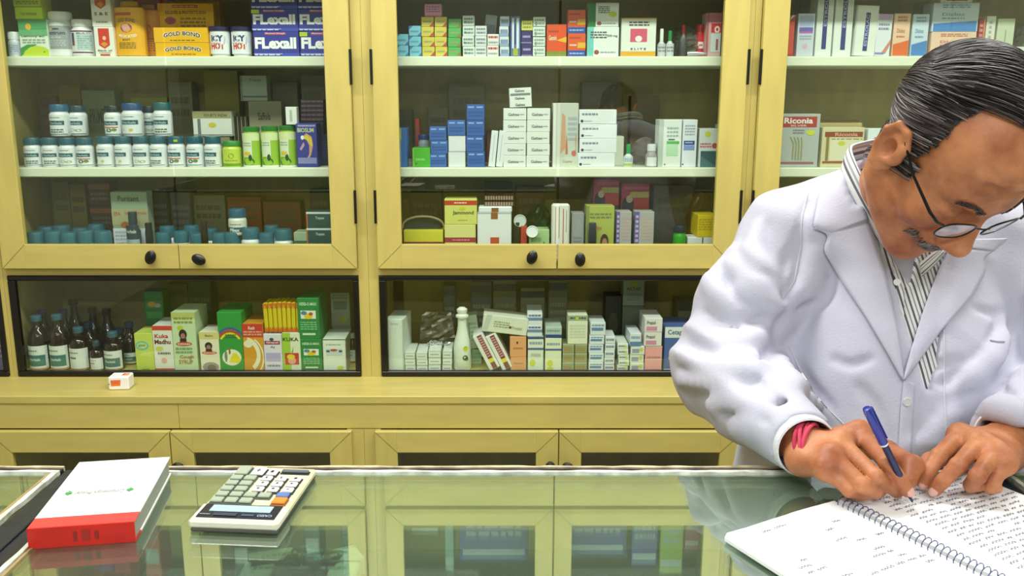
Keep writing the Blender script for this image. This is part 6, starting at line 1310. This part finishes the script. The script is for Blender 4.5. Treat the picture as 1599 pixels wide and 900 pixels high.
def seam(pts, tree, r_=.0011, m=None, off=.0004, name='seam', parent=None):
    P = [cast(x, y, tree, off) for x, y in resample(pts, 24)]; P = [p for p in P if p is not None]
    b = MB(); b.tube(P, r_, m or mat('c4c4cc', .8), 6); return b.build(name, parent or coat, smooth=True)
seam([(1262, 300), (1252, 340), (1250, 390), (1240, 440), (1222, 466)], cb)
seam([(1232, 540), (1250, 580), (1284, 630), (1320, 665)], cb)
seam([(1474, 516), (1474, 560), (1474, 610), (1476, 650), (1478, 690)], cb)
seam([(1546, 532), (1556, 534), (1568, 534)], cb, .0016, mat('9c9ca8', .8), name='pocket_slit')
b = MB(); c_ = cast(1416, 628, cb, .004)
if c_ is not None:
    b.lathe([(.0001, 0), (.0055, .0), (.0062, .001), (.0062, .002), (.0045, .0024), (.004, .0018), (.0001, .0018)], 20, mat('d9d9da', .3), cap=False)
    o = b.build('button', coat, loc=c_, smooth=True); o.rotation_euler = (math.radians(80), 0, 0)
SC_ = [mat('dcdde0', .7), mat('60646e', .7), mat('a2a6ae', .7)]
def neck_band():
    """folded shirt collar standing round the neck and resting on the shoulders"""
    n, k = 56, 10; A = []
    for i in range(n+1):
        th = math.radians(-150+300*i/n); sx, cy = -math.sin(th), math.cos(th)
        row = []; ro = .082-.006*abs(sx); o_ = (.592+ro*sx, 1.345+(ro+.002)*cy)
        zs = [h[0].z for h in (cb.ray_cast(Vector((o_[0], o_[1], 1.7)), Vector((0, 0, -1))), sb.ray_cast(Vector((o_[0], o_[1], 1.7)), Vector((0, 0, -1)))) if h[0] is not None]
        zo = max(zs+[1.26]) if zs else 1.33
        row.append((o_, zo))
        A.append(row)
    Z_ = [r[0][1] for r in A]
    for _ in range(6): Z_ = [Z_[0]]+[(Z_[i-1]+2*Z_[i]+Z_[i+1])/4 for i in range(1, n)]+[Z_[-1]]
    V_ = []
    for i in range(n+1):
        th = math.radians(-150+300*i/n); sx, cy = -math.sin(th), math.cos(th); o_ = A[i][0][0]
        fr = max(0, -cy)**2
        for j in range(k+1):
            t_ = j/k; x = o_[0]*(1-t_)+(.591+.0635*sx)*t_; y = o_[1]*(1-t_)+(1.343+.067*cy)*t_
            V_.append((x, y, Z_[i]+.004+.030*math.sin(t_*PI*.5)*(1-.35*fr)+.004*math.sin(PI*t_)))
    F_ = [(i*(k+1)+j, i*(k+1)+j+1, (i+1)*(k+1)+j+1, (i+1)*(k+1)+j) for i in range(n) for j in range(k)]
    o = mesh_obj('shirt_collar', V_, np.array(F_), SC_[0], shirt)
    for c_ in SC_[1:]: o.data.materials.append(c_)
    o.data.polygons.foreach_set('material_index', [(0, 0, 1, 0, 2, 0, 0, 1, 0, 2)[i % k] for i in range(len(F_))])
    sd = o.modifiers.new('thickness', 'SOLIDIFY'); sd.thickness = .0025; sd.offset = 0
neck_band()
cloth_strip('shirt_collar', [(1466, 390), (1452, 398), (1436, 412)], [(1478, 392), (1462, 412), (1440, 432)], .007, SC_[0], shirt, trees=TR, n=12, k=10, cols=SC_)
cloth_strip('shirt_placket', [(1392, 396), (1398, 440), (1404, 500), (1409, 570)], [(1412, 410), (1412, 440), (1411, 500), (1411, 575)], .002, ST_, shirt, trees=[sb], n=24, k=4, puff=.001)
b = MB(); c_ = cast(1400, 441, sb, .0045)
if c_ is not None:
    b.lathe([(.0001, 0), (.0045, .0), (.005, .001), (.005, .002), (.0036, .0024), (.0001, .002)], 18, mat('f4f4f2', .3), cap=False); o = b.build('button', shirt, loc=c_, smooth=True); o.rotation_euler = (math.radians(75), 0, 0)
def cuff(C_, dirv, r_, L_, m, name, parent, tk=.003):
    z_ = Vector(dirv).normalized(); q = z_.to_track_quat('Z', 'Y'); b = MB()
    pr = [(r_-tk, 0), (r_, .0), (r_+.001, L_*.5), (r_, L_), (r_-tk*.7, L_+.001), (r_-tk, L_-.001), (r_-tk, 0)]
    b.lathe(pr, 40, m, cap=False); o = b.build(name, parent, loc=C_, smooth=True); o.rotation_euler = q.to_euler(); return o
cuff(rC+(rW-rE)/np.linalg.norm(rW-rE)*-.020, rW-rE, .0375, .034, mat('dfe0e6', .7, 0, .1, 400, (1, 1, 1)), 'shirt_cuff', shirt)
cuff(lC+(lW-lE)/np.linalg.norm(lW-lE)*-.030, lW-lE, .0375, .032, mat('dfe0e6', .7, 0, .1, 400, (1, 1, 1)), 'shirt_cuff', shirt)
# thread bracelet, several pink cotton turns
ax_ = Vector(rI[0]*.5+rL[0]*.5-rW).normalized(); ctr = Vector(rW)+ax_*.001; e1 = ax_.cross(Vector((0, 0, 1))).normalized(); e2 = ax_.cross(e1)
b = MB()
for k in range(4):
    P = []
    for i in range(40):
        t_ = 2*PI*i/40; P.append(ctr+ax_*((k-1.5)*.0036+.002*math.sin(t_*2+k*1.7))+(e1*math.cos(t_)+e2*math.sin(t_))*(.0300+.0008*math.sin(3*t_+k)))
    b.tube(P, .0024, mat('d0405e' if k % 2 else 'b82c4c', .8), 8, closed=True)
bl = part(b.build('thread_bracelet', man, smooth=True))
# trousers and shoes
g = Field((.36, 1.16, .0), (.86, 1.58, .96), .009)
g.cap((.54, 1.33, .88), (.66, 1.33, .88), .115, .115, .05)
g.chain([(.535, 1.33, .86), (.52, 1.36, .48), (.51, 1.40, .10)], [.098, .078, .062], .05); g.chain([(.675, 1.33, .86), (.69, 1.36, .48), (.70, 1.40, .10)], [.098, .078, .062], .05)
X, Y, Z = g.ax[0][:, None, None], g.ax[1][None, :, None], g.ax[2][None, None, :]; g.d = np.maximum(g.d, .055-Z+0*X+0*Y).astype(np.float32)
V_, F_ = g.mesh(); part(mesh_obj('trousers', V_, F_, mat('3a3e48', .8), man))
for x in (.505, .705):
    g = Field((x-.09, 1.12, -.03), (x+.09, 1.53, .15), .005); g.cap((x, 1.22, .035), (x, 1.42, .045), .042, .042, .02); g.cap((x, 1.40, .05), (x, 1.40, .10), .045, .045, .02)
    X, Y, Z = g.ax[0][:, None, None], g.ax[1][None, :, None], g.ax[2][None, None, :]; g.d = np.maximum(g.d, .001-Z+0*X+0*Y).astype(np.float32)
    V_, F_ = g.mesh(); part(mesh_obj('shoe', V_, F_, mat('17130f', .3), man))
# ---- hair
def surf(p, off):
    h = headB.find_nearest(Vector(p)); return h[0], h[1]
rh = random.Random(3)
DK, GY, MG = mat('1a1215', .5), mat('8c8585', .55), mat('463c3e', .5)
def hair_zone(s, f_, u, inset=0):
    a = abs(s); fa = min(.046, max(.016, .045-1.6*(a-.022))); fu = float(np.interp(u, [.014, .03, .05, .07, .085], [.022, .026, .028, .022, .017]))
    w_ = min(1, max(0, (u-.080)/.012)); fb = fa*w_+fu*(1-w_)+.0015*math.sin(a*700+u*500)-inset
    if u > .014: return f_ < fb
    if u > -.013: return f_ < -.030 or (.020+inset < f_ < .036-inset and u > -.012+inset)
    return u > -.035 and f_ < -.045
roots = []
cent = HeadLocal[HeadF].mean(1)
cand = [i for i in range(len(cent)) if hair_zone(*cent[i]) and abs(cent[i][0]) < .0815+(.004 if cent[i][2] > .04 else 0) and not (abs(cent[i][0]) > .074 and -.045 < cent[i][2] < .036 and -.036 < cent[i][1] < .018) and cent[i][2] > -.08]
b = MB()
# scalp cap so no skin shows between the strands
capf = [tuple(HeadF[i]) for i in cand if hair_zone(*cent[i], .0035)]; used = sorted(set(j for q in capf for j in q)); rem = {j: k for k, j in enumerate(used)}
VN = np.zeros_like(HeadLocal)
fn = np.cross(HeadLocal[HeadF[:, 1]]-HeadLocal[HeadF[:, 0]], HeadLocal[HeadF[:, 2]]-HeadLocal[HeadF[:, 0]])
for i in range(4): np.add.at(VN, HeadF[:, i], fn)
VN /= np.linalg.norm(VN, axis=1)[:, None]+1e-12
if ((HeadLocal-np.array([0, 0, .03]))*VN).sum() < 0: VN = -VN
b.add([H(*(HeadLocal[j]+VN[j]*.0028)) for j in used], [tuple(rem[j] for j in q) for q in capf], DK)
for k in range(5200):
    c0 = cent[rh.choice(cand)]; p = Vector(c0); P = []; r0 = Vector(c0)
    side = 1 if r0.x > -.02 else -1
    n_ = rh.randint(9, 16); lift = rh.uniform(.002, .007); sgn = rh.uniform(-.3, .3)
    for i in range(n_):
        h = headB.find_nearest(p)
        if h[0] is None: break
        nr = h[1]; nr = nr if nr.dot(p-Vector((0, 0, .02))) > 0 else -nr
        P.append(h[0]+nr*(.0028+lift*math.sin(PI*min(1, (i+.6)/n_*.9))))
        if p.z > .075 and p.x < .06: dv = Vector((1.0+sgn*.3, -.75, .0))      # top: combed across the crown from his left parting
        elif p.x > 0: dv = Vector((.2, -.85, -.55+sgn*.35))
        else: dv = Vector((-.1, -.9, -.5+sgn*.4))
        dv -= nr*dv.dot(nr); 
        if dv.length < 1e-5: break
        p = h[0]+dv.normalized()*.0075
        if p.z < -.085: break
    if len(P) < 4: continue
    gray = .07+(.5 if (r0.y > -.01 and r0.z < .08) else 0)+(.2 if r0.y > .0 else 0)
    m_ = (GY if rh.random() < .3 else MG) if rh.random() < gray else (DK if rh.random() < .85 else MG)
    W_ = [Vector(H(*q)) for q in P]; rr_ = rh.uniform(.0004, .0008)
    b.tube(W_, [rr_]*(len(W_)-2)+[rr_*.6, rr_*.2], m_, 4)
part(b.build('hair', man, smooth=True, recalc=False))
# moustache and eyebrows
b = MB()
for k in range(420):
    s_ = rh.uniform(-.034, .034); u_ = rh.uniform(-.0645, -.0555)-abs(s_)*.12; p = Vector((s_, .12, u_)); h = headB.ray_cast(p, Vector((0, -1, 0)))
    if h[0] is None or h[0].y < .06: continue
    q = h[0]+Vector((0, .0005, 0)); sg = 1 if s_ > 0 else -1
    e_ = q+Vector((sg*rh.uniform(.003, .007), rh.uniform(-.0015, .0015)-abs(s_)*.08, -rh.uniform(.003, .0065)))
    b.tube([Vector(H(*q)), Vector(H(*((q+e_)/2+Vector((0, .0012, 0))))), Vector(H(*e_))], [.0006, .0006, .0002], rh.choice([GY, GY, MG, mat('6e6464', .5)]), 4)
part(b.build('moustache', man, smooth=True, recalc=False))
b = MB()
for k in range(300):
    sg = rh.choice((-1, 1)); t_ = rh.random(); s_ = sg*(.014+.036*t_); u_ = .020+.008*math.sin(PI*t_*.8)+rh.uniform(-.003, .003); h = headB.ray_cast(Vector((s_, .13, u_)), Vector((0, -1, 0)))
    if h[0] is None or h[0].y < .05: continue
    q = h[0]; e_ = q+Vector((sg*rh.uniform(.004, .008), -.0005, rh.uniform(-.001, .003)))
    b.tube([Vector(H(*q)), Vector(H(*((q+e_)/2+Vector((0, .0012, 0))))), Vector(H(*e_))], [.0004, .0004, .0002], rh.choice([DK, MG, mat('5c4a40', .5)]), 4)
part(b.build('eyebrows', man, smooth=True, recalc=False))
# nails
def nail(tip, prev, up, parent, sc=1):
    d_ = Vector(tip-prev).normalized(); n_ = Vector(up); n_ = (n_-d_*n_.dot(d_)).normalized(); s_ = d_.cross(n_)
    b = MB(); vs = []; fs = []; R_, K_ = 5, 14
    for i in range(R_+1):
        for j in range(K_):
            a = 2*PI*j/K_; q = i/R_; x = .0058*sc*q*math.cos(a); y = .0066*sc*q*math.sin(a); zz = .0080-x*x*70-y*y*18-(.0012 if i == R_ else 0)
            vs.append(Vector(tip)+s_*x+d_*(y+.001)+n_*zz*sc)
    for i in range(R_):
        for j in range(K_): fs.append((i*K_+j, i*K_+(j+1) % K_, (i+1)*K_+(j+1) % K_, (i+1)*K_+j))
    b.add(vs, fs, mat('dba79c', .25)); part(b.build('fingernail', parent, smooth=True))
UPV = (-.1, -.75, .65)
nail(rI[3], rI[2], (.0, -.8, .6), man); nail(lI[3], lI[2], UPV, man, .95); nail(lM[3], lM[2], UPV, man); nail(rM[3], rM[2], (.1, -.8, .5), man, .9)
# glasses
gs = empty('glasses', tuple(H(0, .10, 0))); gs.parent = man; gs.location = Vector(H(0, .10, 0))+mo
def gpt(s, f_, u): return Vector(H(s, f_, u))-Vector(H(0, .10, 0))
FR = mat('15151a', .25, .2)
def lens_pts(sg, n=36):
    P = []
    for i in range(n):
        t_ = 2*PI*i/n; c_, s_ = math.cos(t_), math.sin(t_); x = .0235*math.copysign(abs(c_)**.7, c_); y = .0165*math.copysign(abs(s_)**.75, s_)
        P.append((sg*(.0355+x), .1085-.0035*abs((.0355+x)/.06)**2*2-.10*(y+.0)*.0, y-.006))
    return P
b = MB()
for sg in (-1, 1):
    P = lens_pts(sg); b.tube([gpt(*p) for p in P], .0012, FR, 8, closed=True)
    up_ = [gpt(p[0], p[1]+.0004, p[2]+.0004) for i, p in enumerate(P) if P[i][2] > -.004]
b.tube([gpt(-.0105, .1085, .001), gpt(-.005, .1115, .004), gpt(.005, .1115, .004), gpt(.0105, .1085, .001)], .0011, FR, 8)
b.build('frame', gs, smooth=True)
for sg in (-1, 1):
    b = MB(); b.tube([gpt(sg*.061, .102, .004), gpt(sg*.070, .098, .005), gpt(sg*.0755, .085, .006), gpt(sg*.0815, .040, .010), gpt(sg*.086, .006, .020), gpt(sg*.0885, -.008, .030), gpt(sg*.088, -.024, .018)], [.0016, .0020, .0022, .0017, .0016, .0016, .0016], FR, 8); b.build('temple_arm', gs, smooth=True)
    b = MB(); P = lens_pts(sg); c_ = gpt(sg*.0355, .1092, -.006); vs = [gpt(*p) for p in P]+[c_]; b.add(vs, [(i, (i+1) % 36, 36) for i in range(36)], glass_mat('lens_glass', (.93, .93, .95), .38, .08, .10, (1, 1, 1)) if sg == -1 else bpy.data.materials['lens_glass']); b.build('lens', gs, smooth=True)

# ------------------------------------------------------------------ pen, notebook
tip = Vector(atz(1425, 785, 1.0535)); top = Vector(atz(1353, 638, 1.172)); pd = (top-tip); PL = pd.length
pen = empty('pen', tip); pen.rotation_euler = pd.to_track_quat('Z', 'Y').to_euler(); tag(pen, 'blue ballpoint pen held in the writing hand', 'pen')
PB = mat('1c2c8c', .25); PD_ = mat('141c4c', .25)
b = MB(); b.lathe([(.0004, 0), (.0012, .002), (.0024, .010), (.0036, .020), (.0040, .026), (.0040, PL*.64)], 20, PD_); b.build('barrel', pen, smooth=True)
b = MB(); b.lathe([(.0046, PL*.64), (.0050, PL*.645), (.0048, PL*.97), (.0042, PL), (.001, PL+.0005)], 20, PB); b.lathe([(.0047, PL*.625), (.0047, PL*.64)], 20, mat('d8dce4', .3)); b.build('cap', pen, smooth=True)
b = MB(); b.cbox(-.0016, .0016, .0052, .0068, PL*.66, PL*.96, PB, .0005); b.cbox(-.0016, .0016, .0035, .0068, PL*.95, PL*.985, PB, .0005); b.build('clip', pen)
# notebook: left page block and right page block with a wire spiral between
ZN = ZT+.0105
sp0 = np.array(atz(1306, 781, ZN)); lc = np.array(atz(1137, 829, ZT+.006)); sp1 = np.array(atz(1548, 902, ZN))
ys = (sp1-sp0); ys[2] = 0; Ls = .285; ys /= np.linalg.norm(ys); xs = np.array([-ys[1], ys[0], 0])      # spine runs towards the camera and right
if xs[0] < 0: xs = -xs
book_w = np.dot(sp0-lc, xs)
nbk = empty('notebook', tuple(sp0[:2])+(ZT,)); tag(nbk, 'open spiral notebook with handwritten pages under the hands', 'notebook')
O_ = Vector((sp0[0], sp0[1], ZT)); XS, YS = Vector(xs), Vector(ys)
WL = abs(book_w)+.012; WR = .205
def page(side, W_, z0, z1, name, m, h0=0.0, curl=.006, sk0=0.0, rr=.007):
    b = MB(); n, k = 18, 14; vs = []; fs = []
    for lay in (0, 1):
        for i in range(n+1):
            u = i/n
            for j in range(k+1):
                v = j/k; x = side*(.0035+u*W_); y = v*Ls
                e_ = max(0, u-(1-rr/W_))*W_       # rounded outer corners
                if e_ > 0:
                    c_ = rr-math.sqrt(max(0, rr*rr-e_*e_)); y = min(max(y, c_), Ls-c_)
                z = (z0 if lay == 0 else z1)+curl*math.sin(PI*min(1, u*1.3))*.35+(curl*(1-u)**3 if u < .4 else 0)*.5
                if lay == 0: z = z0+ (z-z1 if False else 0)
                vs.append(XS*x+YS*(y+sk0*u)+Vector((0, 0, z)))
    N_ = (n+1)*(k+1)
    for i in range(n):
        for j in range(k):
            a = i*(k+1)+j; fs += [(N_+a, N_+a+1, N_+a+k+2, N_+a+k+1), (a, a+k+1, a+k+2, a+1)]
    for i in range(n): a = i*(k+1); fs += [(a, a+N_, a+k+1+N_, a+k+1), (a+k, a+2*k+1, a+2*k+1+N_, a+k+N_)]
    for j in range(k): fs += [(j, j+1, j+1+N_, j+N_), (n*(k+1)+j, n*(k+1)+j+N_, n*(k+1)+j+1+N_, n*(k+1)+j+1)]
    b.add(vs, fs, m); return b.build(name, nbk, smooth=True)
PAP = mat('f3f4f6', .7, 0, .02, 80)
SKL = float(np.dot(lc-sp0, ys))
page(-1, WL, .0034, .0072, 'left_page', PAP, sk0=SKL*.0)
page(1, WR, .0034, .0078, 'right_page', PAP)
# handwriting: small slanted scribbles as ink lines
INK = mat('5a6078', .6)
def writing(side, W_, zt, rows, v0, v1, u0, u1, dens, seed, name):
    r_ = random.Random(seed); b = MB()
    for i in range(rows):
        v = v0+(v1-v0)*i/max(1, rows-1); u = u0+r_.uniform(0, .04)
        uend = u1-r_.uniform(0, .15)
        while u < uend:
            L = r_.uniform(.04, .12)
            if r_.random() < dens:
                P = []; n = int(L*110)+3
                for j in range(n):
                    uu = u+L*j/n; ph = j*1.9+r_.uniform(-.4, .4)
                    zz = zt+.0062*math.sin(PI*min(1, uu*1.3))*.35+(.006*(1-uu)**3*.5 if uu < .4 else 0)+.0006
                    P.append(XS*(side*(.0035+uu*W_))+YS*((v*Ls)+.0019*math.sin(ph)+r_.uniform(-.0004, .0004))+Vector((0, 0, zz)))
                b.tube(P, .00034, INK, 3)
            u += L+.02
    b.build(name, nbk)
writing(1, WR, .0078, 30, .05, .95, .16, .97, .95, 3, 'handwriting')
writing(-1, WL, .0072, 24, .06, .9, .08, .9, .22, 5, 'handwriting')
b = MB(); wire = mat('5c6488', .25, .7); n_ = 38
for i in range(n_):
    y = .008+i*(Ls-.016)/(n_-1); P = []
    for j in range(14):
        t_ = -.35*PI+1.7*PI*j/13; P.append(XS*(.0085*math.cos(t_))+YS*(y+.0022*j/13)+Vector((0, 0, .0115+.0068*math.sin(t_))))
    b.tube(P, .00062, wire, 6)
b.build('wire_spiral', nbk, smooth=True)
